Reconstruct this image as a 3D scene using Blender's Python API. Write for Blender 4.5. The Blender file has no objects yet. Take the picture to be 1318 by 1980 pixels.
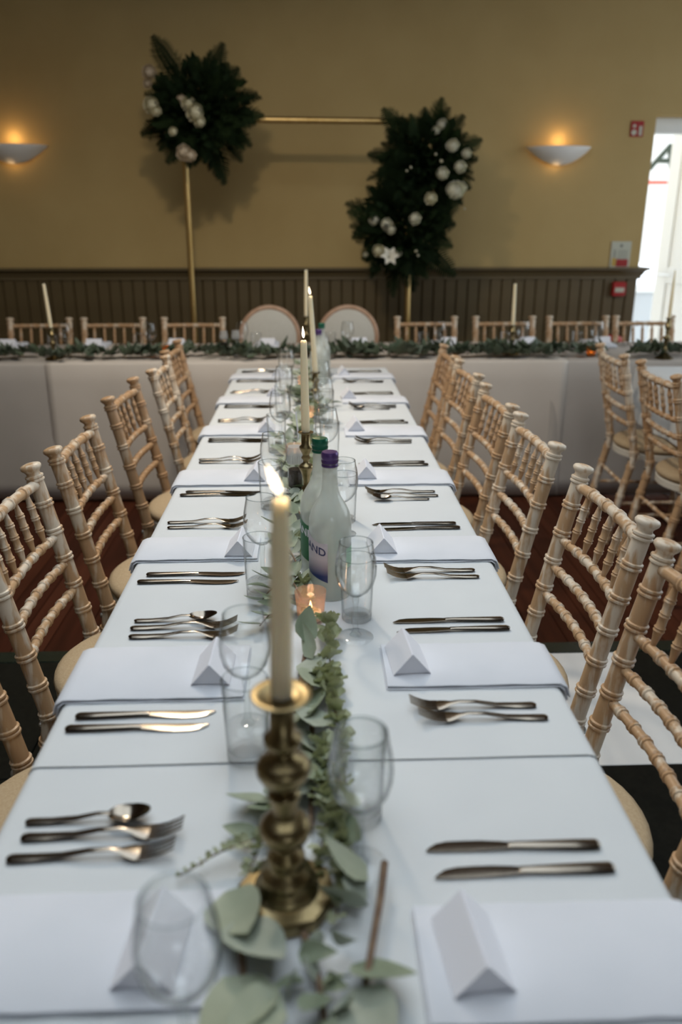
import bpy, math, random
from mathutils import Vector, Matrix, Euler
R = math.radians
rnd = random.Random(7)
SC = bpy.context.scene
COL = SC.collection

# ------------------------------------------------------------------ camera
F_PX, HC, YH, VX = 1540.0, 1.42, 441.0, 600.0
pitch = math.atan((990 - YH) / F_PX)
yaw = math.atan((659 - VX) / F_PX * math.cos(pitch))
cd = bpy.data.cameras.new('camera'); cam = bpy.data.objects.new('camera', cd); COL.objects.link(cam)
cd.sensor_fit = 'VERTICAL'; cd.sensor_height = 36.0; cd.sensor_width = 24.0
cd.lens = 36.0 * F_PX / 1980.0
cd.clip_start = 0.02
cam.location = (0, 0, HC)
cam.rotation_euler = (math.pi / 2 - pitch, 0, -yaw)
cd.dof.use_dof = True; cd.dof.focus_distance = 1.72; cd.dof.aperture_fstop = 2.3
cd.dof.aperture_blades = 9
SC.camera = cam

# ------------------------------------------------------------------ world + lights + exposure
SC.view_settings.view_transform = 'Standard'; SC.view_settings.look = 'None'
SC.view_settings.gamma = 1.0; SC.view_settings.use_curve_mapping = False
SC.view_settings.exposure = 0.15
w = bpy.data.worlds.new('sky'); SC.world = w; w.use_nodes = True
bg = w.node_tree.nodes['Background']; bg.inputs[0].default_value = (0.85, 0.93, 1.0, 1); bg.inputs[1].default_value = 2.75
SC.cycles.caustics_reflective = False; SC.cycles.caustics_refractive = False
SC.cycles.transparent_max_bounces = 24; SC.cycles.max_bounces = 8
SC.cycles.sample_clamp_indirect = 4.0

def area(name, loc, rot, size, energy, col, shape='RECTANGLE'):
    l = bpy.data.lights.new(name, 'AREA'); l.shape = shape; l.size = size[0]
    if shape == 'RECTANGLE': l.size_y = size[1]
    l.energy = energy; l.color = col
    o = bpy.data.objects.new(name, l); COL.objects.link(o); o.location = loc; o.rotation_euler = rot
    return o
def point(name, loc, energy, col, rad=0.02):
    l = bpy.data.lights.new(name, 'POINT'); l.energy = energy; l.color = col; l.shadow_soft_size = rad
    o = bpy.data.objects.new(name, l); COL.objects.link(o); o.location = loc
    return o
CEIL = 3.4
def portal(name, loc, rot, size):
    o = area(name, loc, rot, size, 1, (1, 1, 1)); o.data.cycles.is_portal = True
ADDED_SKY = (0.0, 1.45, 2.4, 4.1)                    # unseen skylight, added for broad overhead light: centre x, y and size
WS = (3.6, 1.75, 3.6, 2.0)                      # side window centre y, z and size
WR = (0.9, 1.8, 1.5, 1.1)                      # rear window centre x, z and size
portal('added_skylight_portal', (ADDED_SKY[0], ADDED_SKY[1], CEIL + .12), (0, 0, 0), ADDED_SKY[2:])
portal('rear_window_daylight', (WR[0], -3.42, WR[1]), (R(90), 0, 0), WR[2:])
portal('side_window_daylight', (4.17, WS[0], WS[1]), (0, R(90), 0), (WS[3], WS[2]))
portal('doorway_daylight', (3.07, 6.22, 1.07), (R(-90), 0, 0), (1.35, 2.14))
area('pendant_bulb', (-0.45, 3.05, 2.86), (0, 0, 0), (0.24, 0.24), 27, (1.0, 0.84, 0.64), 'DISK')

# ------------------------------------------------------------------ materials
def mat(name, base=(.5, .5, .5), rough=.5, metal=0.0, **kw):
    m = bpy.data.materials.new(name); m.use_nodes = True
    p = m.node_tree.nodes['Principled BSDF']
    p.inputs['Base Color'].default_value = (*base, 1); p.inputs['Roughness'].default_value = rough
    p.inputs['Metallic'].default_value = metal
    for k, v in kw.items():
        p.inputs[k.replace('_', ' ')].default_value = v
    return m
def N(m, t, **kw):
    n = m.node_tree.nodes.new(t)
    for k, v in kw.items(): setattr(n, k, v)
    return n
def L(m, a, b): m.node_tree.links.new(a, b)
def noisy(name, c1, c2, scale=(8, 8, 8), rough=.5, detail=4, lo=.35, hi=.65, bump=0, bscale=None, metal=0, **kw):
    m = mat(name, c1, rough, metal, **kw); p = m.node_tree.nodes['Principled BSDF']
    tc = N(m, 'ShaderNodeTexCoord'); mp = N(m, 'ShaderNodeMapping'); mp.inputs['Scale'].default_value = scale
    nz = N(m, 'ShaderNodeTexNoise'); nz.inputs['Scale'].default_value = 1.0; nz.inputs['Detail'].default_value = detail
    cr = N(m, 'ShaderNodeValToRGB')
    cr.color_ramp.elements[0].position = lo; cr.color_ramp.elements[0].color = (*c1, 1)
    cr.color_ramp.elements[1].position = hi; cr.color_ramp.elements[1].color = (*c2, 1)
    L(m, tc.outputs['Object'], mp.inputs['Vector']); L(m, mp.outputs[0], nz.inputs['Vector'])
    L(m, nz.outputs['Fac'], cr.inputs[0]); L(m, cr.outputs[0], p.inputs['Base Color'])
    if bump:
        src = nz
        if bscale:
            mp2 = N(m, 'ShaderNodeMapping'); mp2.inputs['Scale'].default_value = bscale
            src = N(m, 'ShaderNodeTexNoise'); src.inputs['Scale'].default_value = 1.0
            L(m, tc.outputs['Object'], mp2.inputs['Vector']); L(m, mp2.outputs[0], src.inputs['Vector'])
        b = N(m, 'ShaderNodeBump'); b.inputs['Strength'].default_value = bump; b.inputs['Distance'].default_value = .002
        L(m, src.outputs['Fac'], b.inputs['Height']); L(m, b.outputs[0], p.inputs['Normal'])
    return m
def emit(name, col, s):
    m = bpy.data.materials.new(name); m.use_nodes = True; nt = m.node_tree
    nt.nodes.remove(nt.nodes['Principled BSDF']); e = N(m, 'ShaderNodeEmission')
    e.inputs[0].default_value = (*col, 1); e.inputs[1].default_value = s
    L(m, e.outputs[0], nt.nodes['Material Output'].inputs[0]); return m
def thin_glass(name, face=(.97, .98, .98), edge=(.45, .5, .5), refl=.9, haze=0.0, hazecol=(.8, .84, .82)):
    """thin-walled clear glass: light passes straight, more is absorbed and mirrored at grazing angles"""
    m = bpy.data.materials.new(name); m.use_nodes = True; nt = m.node_tree
    nt.nodes.remove(nt.nodes['Principled BSDF'])
    lw = N(m, 'ShaderNodeLayerWeight'); lw.inputs['Blend'].default_value = .5
    def pw(e, k, add):
        a = N(m, 'ShaderNodeMath', operation='POWER'); L(m, lw.outputs['Facing'], a.inputs[0]); a.inputs[1].default_value = e
        c = N(m, 'ShaderNodeMath', operation='MULTIPLY_ADD'); L(m, a.outputs[0], c.inputs[0]); c.inputs[1].default_value = k; c.inputs[2].default_value = add; return c
    mx = N(m, 'ShaderNodeMix', data_type='RGBA'); mx.inputs[6].default_value = (*face, 1); mx.inputs[7].default_value = (*edge, 1)
    L(m, pw(4.6, 1.0, 0.0).outputs[0], mx.inputs[0])
    tr = N(m, 'ShaderNodeBsdfTransparent'); L(m, mx.outputs[2], tr.inputs[0])
    gl = N(m, 'ShaderNodeBsdfGlossy'); gl.inputs['Roughness'].default_value = .03; gl.inputs[0].default_value = (refl, refl, refl, 1)
    ms = N(m, 'ShaderNodeMixShader'); L(m, pw(4.0, .6, .045).outputs[0], ms.inputs[0]); L(m, tr.outputs[0], ms.inputs[1]); L(m, gl.outputs[0], ms.inputs[2])
    out = ms
    if haze:
        df = N(m, 'ShaderNodeBsdfTranslucent'); df.inputs[0].default_value = (*hazecol, 1)
        d2 = N(m, 'ShaderNodeBsdfDiffuse'); d2.inputs[0].default_value = (*hazecol, 1)
        a = N(m, 'ShaderNodeMixShader'); a.inputs[0].default_value = .5; L(m, df.outputs[0], a.inputs[1]); L(m, d2.outputs[0], a.inputs[2])
        h = N(m, 'ShaderNodeMixShader'); h.inputs[0].default_value = haze; L(m, ms.outputs[0], h.inputs[1]); L(m, a.outputs[0], h.inputs[2]); out = h
    L(m, out.outputs[0], nt.nodes['Material Output'].inputs[0]); return m
def leafmat(name, c1, c2, sc=30):
    m = noisy(name, c1, c2, (sc, sc, sc), .55, 3, .3, .7)
    p = m.node_tree.nodes['Principled BSDF']; out = m.node_tree.nodes['Material Output']
    t = N(m, 'ShaderNodeBsdfTranslucent'); t.inputs[0].default_value = (c2[0], c2[1] * 1.1, c2[2] * .7, 1)
    ms = N(m, 'ShaderNodeMixShader'); ms.inputs[0].default_value = .18
    L(m, p.outputs[0], ms.inputs[1]); L(m, t.outputs[0], ms.inputs[2]); L(m, ms.outputs[0], out.inputs[0]); return m

M = {}
M['wall'] = noisy('wall_paint', (.48, .34, .135), (.51, .365, .15), (3, 3, 3), .75, 3, bump=.05, bscale=(120, 120, 120))
M['wallside'] = mat('wall_side_paint', (.42, .35, .24), .8)
M['dado'] = noisy('dado_paint', (.108, .074, .03), (.124, .087, .037), (2, 2, 9), .5, 3)
M['rail'] = mat('rail_paint', (.125, .09, .042), .42)
M['ceil'] = noisy('ceiling_boards', (.14, .07, .035), (.19, .10, .05), (12, 1, 4), .6)
M['planks'] = [noisy('floor_wood_%d' % i, a, b, (14, 1.5, 6), .6, 6, .3, .7, bump=.15, Specular_IOR_Level=.08) for i, (a, b) in enumerate(
    [((.038, .011, .005), (.08, .024, .011)), ((.03, .009, .004), (.065, .018, .009)), ((.048, .014, .007), (.09, .028, .014))])]
M['floorbase'] = mat('floor_gap', (.012, .006, .004), .8)
M['black'] = noisy('dance_black', (.004, .005, .004), (.008, .009, .007), (60, 60, 60), .4, 2, Specular_IOR_Level=.2)
M['whitepanel'] = noisy('dance_white', (.86, .86, .85), (.9, .9, .89), (5, 5, 5), .3, 3)
M['edging'] = noisy('dance_edging', (.006, .012, .008), (.03, .045, .035), (160, 160, 160), .22, 2, .5, .75, bump=.4)
def limewash(name, wood1, wood2, wash, amt):
    m = mat(name, wood1, .42); p = m.node_tree.nodes['Principled BSDF']
    tc = N(m, 'ShaderNodeTexCoord')
    def nz(scale, det=4):
        mp = N(m, 'ShaderNodeMapping'); mp.inputs['Scale'].default_value = scale
        n = N(m, 'ShaderNodeTexNoise'); n.inputs['Scale'].default_value = 1; n.inputs['Detail'].default_value = det
        L(m, tc.outputs['Object'], mp.inputs[0]); L(m, mp.outputs[0], n.inputs['Vector']); return n
    g = nz((90, 90, 9)); pt = nz((22, 22, 8), 5)
    wc = N(m, 'ShaderNodeMix', data_type='RGBA'); wc.inputs[6].default_value = (*wood1, 1); wc.inputs[7].default_value = (*wood2, 1)
    L(m, g.outputs['Fac'], wc.inputs[0])
    ad = N(m, 'ShaderNodeMath', operation='ADD'); L(m, pt.outputs['Fac'], ad.inputs[0])
    mu = N(m, 'ShaderNodeMath', operation='MULTIPLY'); L(m, g.outputs['Fac'], mu.inputs[0]); mu.inputs[1].default_value = .55
    L(m, mu.outputs[0], ad.inputs[1])
    cr = N(m, 'ShaderNodeValToRGB'); cr.color_ramp.elements[0].position = .78 - amt; cr.color_ramp.elements[1].position = .92 - amt
    cr.color_ramp.elements[0].color = (.12, .12, .12, 1)
    L(m, ad.outputs[0], cr.inputs[0])
    fx = N(m, 'ShaderNodeMix', data_type='RGBA'); fx.inputs[7].default_value = (*wash, 1)
    L(m, cr.outputs[0], fx.inputs[0]); L(m, wc.outputs[2], fx.inputs[6]); L(m, fx.outputs[2], p.inputs['Base Color'])
    return m
M['lime'] = [limewash('limewash_pale', (.42, .23, .10), (.55, .35, .18), (.70, .60, .48), .06),
             limewash('limewash_mid', (.39, .2, .085), (.52, .32, .155), (.66, .55, .42), .01),
             limewash('limewash_tan', (.36, .19, .085), (.48, .29, .145), (.58, .45, .32), -.05)]
M['cushion'] = noisy('seat_fabric', (.44, .32, .19), (.49, .37, .23), (220, 220, 220), .9, 2, bump=.3)
M['seatwhite'] = mat('seat_frame_wash', (.66, .62, .54), .5)
M['bolt'] = mat('bolt_steel', (.6, .6, .58), .35, 1)
M['cloth'] = noisy('white_linen', (.63, .655, .675), (.66, .685, .70), (6, 6, 6), .85, 2, bump=.12, bscale=(700, 700, 700))
M['napkin'] = noisy('white_napkin', (.655, .68, .735), (.69, .71, .765), (9, 9, 9), .85, 2, bump=.12, bscale=(600, 600, 600))
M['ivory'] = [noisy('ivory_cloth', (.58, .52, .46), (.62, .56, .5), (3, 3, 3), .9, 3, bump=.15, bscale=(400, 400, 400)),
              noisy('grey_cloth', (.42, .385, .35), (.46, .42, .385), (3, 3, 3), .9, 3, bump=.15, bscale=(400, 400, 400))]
M['card'] = mat('white_card', (.78, .79, .85), .7)
M['steel'] = mat('cutlery_steel', (.27, .232, .19), .18, 1)
M['brass'] = noisy('aged_brass', (.2, .15, .07), (.29, .225, .12), (40, 40, 40), .33, 3, metal=1)
M['brassframe'] = noisy('frame_brass', (.5, .33, .12), (.6, .42, .18), (20, 20, 4), .38, 3, metal=1)
M['wax'] = mat('candle_wax', (.9, .76, .53), .45, Subsurface_Weight=.5, Subsurface_Scale=.02, Subsurface_Radius=(1.0, .85, .6))
M['wick'] = mat('wick', (.02, .015, .01), .9)
M['flame'] = emit('flame', (1.0, .8, .55), 5)
M['ember'] = emit('tealight_flame', (1.0, .6, .25), 9)
M['glass'] = thin_glass('clear_glass', (.995, .998, .998), (.12, .15, .15))
M['thick'] = thin_glass('thick_glass', (.97, .98, .98), (.14, .18, .18))
M['rim'] = thin_glass('glass_rim', (.8, .83, .83), (.15, .19, .19), refl=1.0)
M['bottle'] = thin_glass('bottle_glass', (.96, .975, .96), (.4, .48, .42), haze=.34, hazecol=(.93, .94, .91))
M['votive'] = thin_glass('rose_gold_glass', (.98, .89, .83), (.75, .5, .36), refl=.9, haze=.16, hazecol=(.9, .7, .58))
M['amber'] = thin_glass('amber_glass', (.8, .5, .2), (.5, .25, .07), haze=.3, hazecol=(.6, .32, .1))
M['capg'] = mat('cap_green', (.01, .12, .07), .3, .4); M['capp'] = mat('cap_purple', (.09, .045, .17), .3, .4)
M['label_ink'] = mat('label_navy', (.015, .03, .12), .5)
M['pepper'] = noisy('peppercorns', (.012, .008, .006), (.05, .03, .02), (300, 300, 300), .5, 2)
M['salt'] = mat('salt', (.75, .75, .73), .6)
M['milltop'] = thin_glass('mill_top', (.85, .87, .87), (.5, .52, .52), haze=.5, hazecol=(.8, .8, .8))
M['euc'] = [leafmat('eucalyptus_a', (.34, .385, .28), (.44, .48, .36)), leafmat('eucalyptus_b', (.215, .26, .175), (.32, .37, .26)),
            leafmat('eucalyptus_c', (.33, .37, .30), (.46, .5, .42))]
M['baby'] = leafmat('baby_eucalyptus', (.29, .315, .19), (.47, .49, .34), 60)
M['eucdark'] = [leafmat('eucalyptus_dark_a', (.055, .08, .045), (.10, .13, .08)), leafmat('eucalyptus_dark_b', (.085, .115, .08), (.14, .175, .125))]
M['twig'] = noisy('twig', (.13, .075, .045), (.2, .13, .08), (50, 50, 50), .7, 3)
M['fern'] = [leafmat('fern_a', (.006, .013, .004), (.013, .025, .008), 15), leafmat('fern_b', (.01, .02, .006), (.021, .037, .012), 15)]
for m_ in M['fern']:
    m_.node_tree.nodes['Principled BSDF'].inputs['Specular IOR Level'].default_value = .12; m_.node_tree.nodes['Principled BSDF'].inputs['Roughness'].default_value = .75
M['cream'] = [leafmat('petal_cream', (.72, .66, .50), (.8, .75, .6)), leafmat('petal_blush', (.68, .56, .44), (.76, .66, .54)), leafmat('petal_white', (.74, .70, .6), (.8, .77, .68))]
M['white'] = mat('white_paint', (.82, .83, .82), .5)
M['plaster'] = mat('sconce_plaster', (.85, .82, .78), .7)
M['bulb'] = emit('sconce_bulb', (1.0, .62, .26), 2.2)
M['red'] = mat('red_plastic', (.42, .012, .012), .35); M['redpaper'] = mat('red_print', (.36, .015, .012), .6)
M['paper'] = mat('notice_paper', (.55, .55, .45), .6); M['ink'] = mat('grey_print', (.2, .2, .17), .7); M['yellow'] = mat('yellow_print', (.55, .36, .08), .7)
M['banner'] = mat('banner_white', (.9, .92, .93), .6); M['darkgreen'] = mat('letter_green', (.035, .05, .032), .6); M['bred'] = mat('banner_red', (.75, .12, .08), .6)
M['outgrey'] = mat('outside_wall', (.5, .53, .56), .8); M['ground'] = noisy('outside_ground', (.5, .5, .48), (.58, .58, .56), (3, 3, 3), .9)
M['rosewood'] = noisy('medallion_frame', (.45, .27, .17), (.55, .36, .25), (25, 25, 25), .45, 3); M['pad'] = noisy('medallion_fabric', (.58, .56, .50), (.62, .60, .54), (90, 90, 90), .9, 2)
M['tabletop'] = noisy('table_ply', (.3, .2, .12), (.38, .26, .16), (4, 30, 4), .6); M['blackmetal'] = mat('black_metal', (.02, .02, .02), .5, .6)
M['pane'] = thin_glass('window_pane', (.97, .98, .98), (.7, .75, .75))

# ------------------------------------------------------------------ mesh builder
class MB:
    def __init__(s): s.v = []; s.f = []; s.m = []; s.cur = 0
    def add(s, vs, fs, T=None):
        o = len(s.v)
        s.v += [tuple(T @ Vector(p)) if T is not None else tuple(p) for p in vs]
        s.f += [tuple(i + o for i in f) for f in fs]; s.m += [s.cur] * len(fs); return s
    def box(s, c, d, T=None, b=0.0):
        x, y, z = d[0] / 2, d[1] / 2, d[2] / 2
        if b <= 0:
            vs = [(c[0] + i * x, c[1] + j * y, c[2] + k * z) for k in (-1, 1) for j in (-1, 1) for i in (-1, 1)]
            return s.add(vs, [(0, 2, 3, 1), (4, 5, 7, 6), (0, 1, 5, 4), (2, 6, 7, 3), (0, 4, 6, 2), (1, 3, 7, 5)], T)
        prof = [(-z, b), (-z + b, 0), (z - b, 0), (z, b)]; vs = []; fs = []
        for zz, ins in prof:
            X, Y = x - ins, y - ins; q = b * .6
            vs += [(c[0] + a, c[1] + e, c[2] + zz) for a, e in ((-X + q, -Y), (X - q, -Y), (X, -Y + q), (X, Y - q), (X - q, Y), (-X + q, Y), (-X, Y - q), (-X, -Y + q))]
        for r in range(3):
            for i in range(8):
                j = (i + 1) % 8; fs.append((r * 8 + i, r * 8 + j, r * 8 + 8 + j, r * 8 + 8 + i))
        fs += [tuple(range(7, -1, -1)), tuple(range(24, 32))]
        return s.add(vs, fs, T)
    def lathe(s, prof, seg=24, c=(0, 0, 0), T=None, a0=0.0):
        """prof: (r, z) list; open ends are capped when r is > 0"""
        vs = []; fs = []; n = len(prof)
        for r, z in prof:
            for i in range(seg):
                a = a0 + 2 * math.pi * i / seg; vs.append((c[0] + r * math.cos(a), c[1] + r * math.sin(a), c[2] + z))
        for k in range(n - 1):
            for i in range(seg):
                j = (i + 1) % seg; fs.append((k * seg + i, k * seg + j, (k + 1) * seg + j, (k + 1) * seg + i))
        if prof[0][0] > 1e-6: fs.append(tuple(range(seg - 1, -1, -1)))
        if prof[-1][0] > 1e-6: fs.append(tuple((n - 1) * seg + i for i in range(seg)))
        return s.add(vs, fs, T)
    def tube(s, pts, rad, seg=8, T=None, closed=False):
        pts = [Vector(p) for p in pts]; n = len(pts)
        if not hasattr(rad, '__len__'): rad = [rad] * n
        vs = []; fs = []; up = None
        for i, p in enumerate(pts):
            t = (pts[(i + 1) % n] - pts[i - 1]) if closed else (pts[min(i + 1, n - 1)] - pts[max(i - 1, 0)])
            t.normalize()
            if up is None: up = Vector((0, 0, 1)) if abs(t.z) < .9 else Vector((1, 0, 0))
            a = t.cross(up); a.normalize(); b = a.cross(t); b.normalize(); up = b
            for k in range(seg):
                q = 2 * math.pi * k / seg; vs.append(p + (a * math.cos(q) + b * math.sin(q)) * rad[i])
        m = n if closed else n - 1
        for i in range(m):
            for k in range(seg):
                l = (k + 1) % seg; j = (i + 1) % n
                fs.append((i * seg + k, j * seg + k, j * seg + l, i * seg + l))
        if not closed:
            fs += [tuple(range(seg)), tuple((n - 1) * seg + k for k in range(seg - 1, -1, -1))]
        return s.add(vs, fs, T)
    def grid(s, rows, T=None, closed=False):
        n = len(rows[0]); vs = [p for r in rows for p in r]; fs = []
        for i in range(len(rows) - 1):
            for j in range(n if closed else n - 1):
                k = (j + 1) % n; fs.append((i * n + j, i * n + k, (i + 1) * n + k, (i + 1) * n + j))
        return s.add(vs, fs, T)
    def poly(s, outline, depth, T=None):
        """outline in the xz plane, extruded along +y by depth"""
        n = len(outline); vs = [(x, 0, z) for x, z in outline] + [(x, depth, z) for x, z in outline]
        fs = [tuple(range(n)), tuple(range(2 * n - 1, n - 1, -1))] + [(i, i + n, (i + 1) % n + n, (i + 1) % n) for i in range(n)]
        return s.add(vs, fs, T)
    def mesh(s, name, mats, smooth=True, sharp=40):
        me = bpy.data.meshes.new(name); me.from_pydata(s.v, [], s.f)
        if not isinstance(mats, (list, tuple)): mats = [mats]
        for m in mats: me.materials.append(m)
        if len(mats) > 1:
            for p, i in zip(me.polygons, s.m): p.material_index = i
        me.validate(); 
        if smooth:
            me.polygons.foreach_set('use_smooth', [True] * len(me.polygons))
            me.set_sharp_from_angle(angle=R(sharp))
        me.update(); return me

def obj(name, me, parent=None, loc=(0, 0, 0), rot=(0, 0, 0), scale=None, mx=None):
    o = bpy.data.objects.new(name, me); COL.objects.link(o)
    if parent: o.parent = parent
    if mx is not None: o.matrix_basis = mx
    else:
        o.location = loc; o.rotation_euler = rot
        if scale: o.scale = scale if hasattr(scale, '__len__') else (scale,) * 3
    return o
def tag(o, label, cat, group=None):
    o['label'] = label; o['category'] = cat
    if group: o['group'] = group
    return o
def thing(name, label, cat, loc=(0, 0, 0), rz=0, group=None):
    o = bpy.data.objects.new(name, None); COL.objects.link(o); o.empty_display_size = .05
    o.location = loc; o.rotation_euler = (0, 0, rz); return tag(o, label, cat, group)
def struct(name, me, **k):
    o = obj(name, me, **k); o['kind'] = 'structure'; return o
ORD = ['first', 'second', 'third', 'fourth', 'fifth', 'sixth', 'seventh', 'eighth', 'ninth', 'tenth']

# ------------------------------------------------------------------ room shell
X0, X1, Y0, YW = -4.4, 3.95, -3.2, 6.0
DX, DTOP, DR = 2.392, 2.15, 3.75           # door opening: left jamb, head height, right jamb
b = MB()
b.box(((X0 + DX) / 2, YW + .1, CEIL / 2), (DX - X0, .2, CEIL)); b.box(((DX + DR) / 2, YW + .1, (DTOP + CEIL) / 2), (DR - DX, .2, CEIL - DTOP))
b.box(((DR + X1) / 2, YW + .1, CEIL / 2), (X1 - DR, .2, CEIL))
wall_back = struct('wall_back', b.mesh('wall_back', M['wall'], False))
def holed(axis, pos, u0, u1, holes, name, m):
    """a wall slab with rectangular window openings, axis 'x' or 'y' is its normal"""
    b = MB(); us = sorted({u0, u1, *[h[0] for h in holes], *[h[1] for h in holes]})
    for a, c in zip(us, us[1:]):
        hs = [h for h in holes if h[0] <= a and h[1] >= c]
        spans = [(0, CEIL)] if not hs else [(0, hs[0][2]), (hs[0][3], CEIL)]
        for z0, z1 in spans:
            if axis == 'x': b.box((pos, (a + c) / 2, (z0 + z1) / 2), (.2, c - a, z1 - z0))
            else: b.box(((a + c) / 2, pos, (z0 + z1) / 2), (c - a, .2, z1 - z0))
    return struct(name, b.mesh(name, m, False))
holed('x', X0 - .1, Y0, YW, [], 'wall_left', M['wallside'])
holed('x', X1 + .1, Y0, YW, [(WS[0] - WS[2] / 2, WS[0] + WS[2] / 2, WS[1] - WS[3] / 2, WS[1] + WS[3] / 2)], 'wall_right', M['wallside'])
holed('y', Y0 - .1, X0, X1, [(WR[0] - WR[2] / 2, WR[0] + WR[2] / 2, WR[1] - WR[3] / 2, WR[1] + WR[3] / 2)], 'wall_front', M['wallside'])
b = MB(); sx, sy0, sy1 = ADDED_SKY[2] / 2, ADDED_SKY[1] - ADDED_SKY[3] / 2, ADDED_SKY[1] + ADDED_SKY[3] / 2
b.box(((X0 - sx) / 2, (Y0 + YW) / 2, CEIL + .05), (-sx - X0, YW - Y0, .1)); b.box(((X1 + sx) / 2, (Y0 + YW) / 2, CEIL + .05), (X1 - sx, YW - Y0, .1))
b.box((0, (Y0 + sy0) / 2, CEIL + .05), (2 * sx, sy0 - Y0, .1)); b.box((0, (YW + sy1) / 2, CEIL + .05), (2 * sx, YW - sy1, .1))
struct('ceiling', b.mesh('ceiling', M['ceil'], False))
def window(name, cx, cy, cz, w_, h_, rot):
    f = MB(); t = .06
    for s in (-1, 1):
        f.box((s * (w_ / 2 - t / 2), 0, 0), (t, .08, h_)); f.box((0, 0, s * (h_ / 2 - t / 2)), (w_, .08, t))
    f.box((0, 0, 0), (.04, .06, h_))
    o = struct(name, f.mesh('window_frame', M['white'], False), loc=(cx, cy, cz), rot=rot)
    for s in (-1, 1):
        obj('pane', MB().box((s * w_ / 4, 0, 0), (w_ / 2 - .05, .006, h_ - .1)).mesh('pane', M['pane'], False), o)
window('window_1', X1 + .1, WS[0], WS[1], WS[2], WS[3], (0, 0, R(90)))
window('window_2', WR[0], Y0 - .1, WR[1], WR[2], WR[3], (0, 0, 0))
window('added_skylight', ADDED_SKY[0], ADDED_SKY[1], CEIL + .05, ADDED_SKY[2], ADDED_SKY[3], (R(90), 0, 0))  # out-of-view skylight put in to light the table from above
# wood floor: a dark base with separate planks near the tables
floor = struct('floor', MB().box((0, (Y0 + YW) / 2, -.03), (X1 - X0, YW - Y0, .04)).mesh('floor', M['floorbase'], False))
pw = .118; k = 0; x = X0 + .01
while x < X1 - pw:
    ln = YW - 2.4
    cut = 2.4 + ln * rnd.uniform(.25, .75)
    for y0, y1 in ((2.4, cut), (cut, YW)):
        obj('plank', MB().box((0, 0, 0), (pw - .003, y1 - y0 - .003, .012), None, .0015).mesh('plank', rnd.choice(M['planks']), False), floor, (x + pw / 2, (y0 + y1) / 2, -.006))
    x += pw
# dance floor: black and white panels, dark edging strip along its far end
dance = struct('floor_dance', MB().box((0, (Y0 + 2.4) / 2, -.008), (X1 - X0, 2.4 - Y0, .008)).mesh('dance_base', M['floorbase'], False))
obj('edging_strip', MB().box((0, 2.485, .003), (X1 - X0, .075, .018), None, .003).mesh('edging_strip', M['edging'], False), dance)
pan = .622
for i in range(-4, 4):
    for j in range(0, 6):
        xa = 1.055 - pan + i * pan; yb = 2.445 - j * pan
        if xa < X0 or xa + pan > X1: continue
        white = (i >= 0 and (i + j) % 2 == 0) if i >= 0 else False
        obj('dance_panel', MB().box((0, 0, 0), (pan - .003, pan - .003, .016), None, .002).mesh('dance_panel', M['whitepanel'] if white else M['black'], False), dance, (xa + pan / 2, yb - pan / 2, .004))
# wainscot: tongue and groove boards, moulded rail, skirting
bw = .0835; x = DX - bw / 2 - .002
bm = MB()
bm.grid([[(-bw / 2, .004, z), (-bw / 2 + .006, -.008, z), (-bw / 2 + .012, -.010, z), (bw / 2 - .006, -.010, z), (bw / 2, .004, z)] for z in (0, 1.06)])
bmesh_board = bm.mesh('dado_board', M['dado'], False)
while x > -3.4:
    obj('dado_board', bmesh_board, wall_back, (x, YW - .006, .02)); x -= bw
prof = [(0, 0), (-.016, 0), (-.016, .022), (-.026, .03), (-.03, .044), (-.04, .056), (-.062, .066), (-.062, .082), (0, .082)]
b = MB(); XA, XB = -3.5, DX
ends = []
for x, k in ((XA, 0), (XB, 1)):
    ends.append([(x + (-p[0] if k else 0), YW - .012 + p[0], 1.07 + p[1]) for p in prof])
b.grid(ends, closed=True); n = len(prof); b.f += [tuple(range(n)), tuple(range(2 * n - 1, n - 1, -1))]; b.m += [0, 0]
# the moulding returns into the door reveal
rt = [[(XB - p[0], YW - .012 + p[0], 1.07 + p[1]) for p in prof], [(XB - p[0], YW + .2, 1.07 + p[1]) for p in prof]]
b.grid(rt, closed=True)
struct('trim_1', b.mesh('trim_1', M['rail'], False))
struct('baseboard_back', MB().box(((-3.5 + DX) / 2, YW - .025, .07), (DX + 3.5, .03, .14), None, .006).mesh('baseboard', M['rail'], False))
# door opening: white head board, open outward-hung door leaf, view outside
b = MB(); b.box(((DX + DR) / 2, YW + .16, DTOP - .05), (DR - DX, .1, .1), None, .004); b.box((DR - .03, YW + .15, DTOP / 2), (.06, .12, DTOP), None, .004)
b.box((DX + .012, YW + .15, DTOP / 2), (.024, .12, DTOP), None, .004)
struct('trim_2', b.mesh('trim_2', M['white'], False))
lw, lh = 1.02, 2.35
T = Matrix.Translation((3.02, 7.15, 0.02)) @ Matrix.Rotation(math.atan2(6.32 - 7.15, 3.66 - 3.02), 4, 'Z')
b = MB()
for (xa, xb, za, zb) in ((0, .1, 0, lh), (lw - .1, lw, 0, lh), (.1, lw - .1, 0, .2), (.1, lw - .1, .95, 1.08), (.1, lw - .1, lh - .11, lh)):
    b.box(((xa + xb) / 2, 0, (za + zb) / 2), (xb - xa, .045, zb - za), T, .004)
dl = struct('door_1', b.mesh('door_1', M['white'], False))
for za, zb in ((.2, .95), (1.08, lh - .11)):
    obj('door_panel', MB().box((lw / 2, .0, (za + zb) / 2), (lw - .2, .018, zb - za), T, .003).mesh('door_panel', M['white'], False), dl)
obj('door_handle', MB().tube([(.05, -.03, 1.02), (.05, -.075, 1.02), (.16, -.08, 1.02)], .009, 8, T).mesh('door_handle', M['bolt']), dl)
struct('ground', MB().box((2, 13, -.1), (24, 13.4, .1)).mesh('ground', M['ground'], False))
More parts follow.
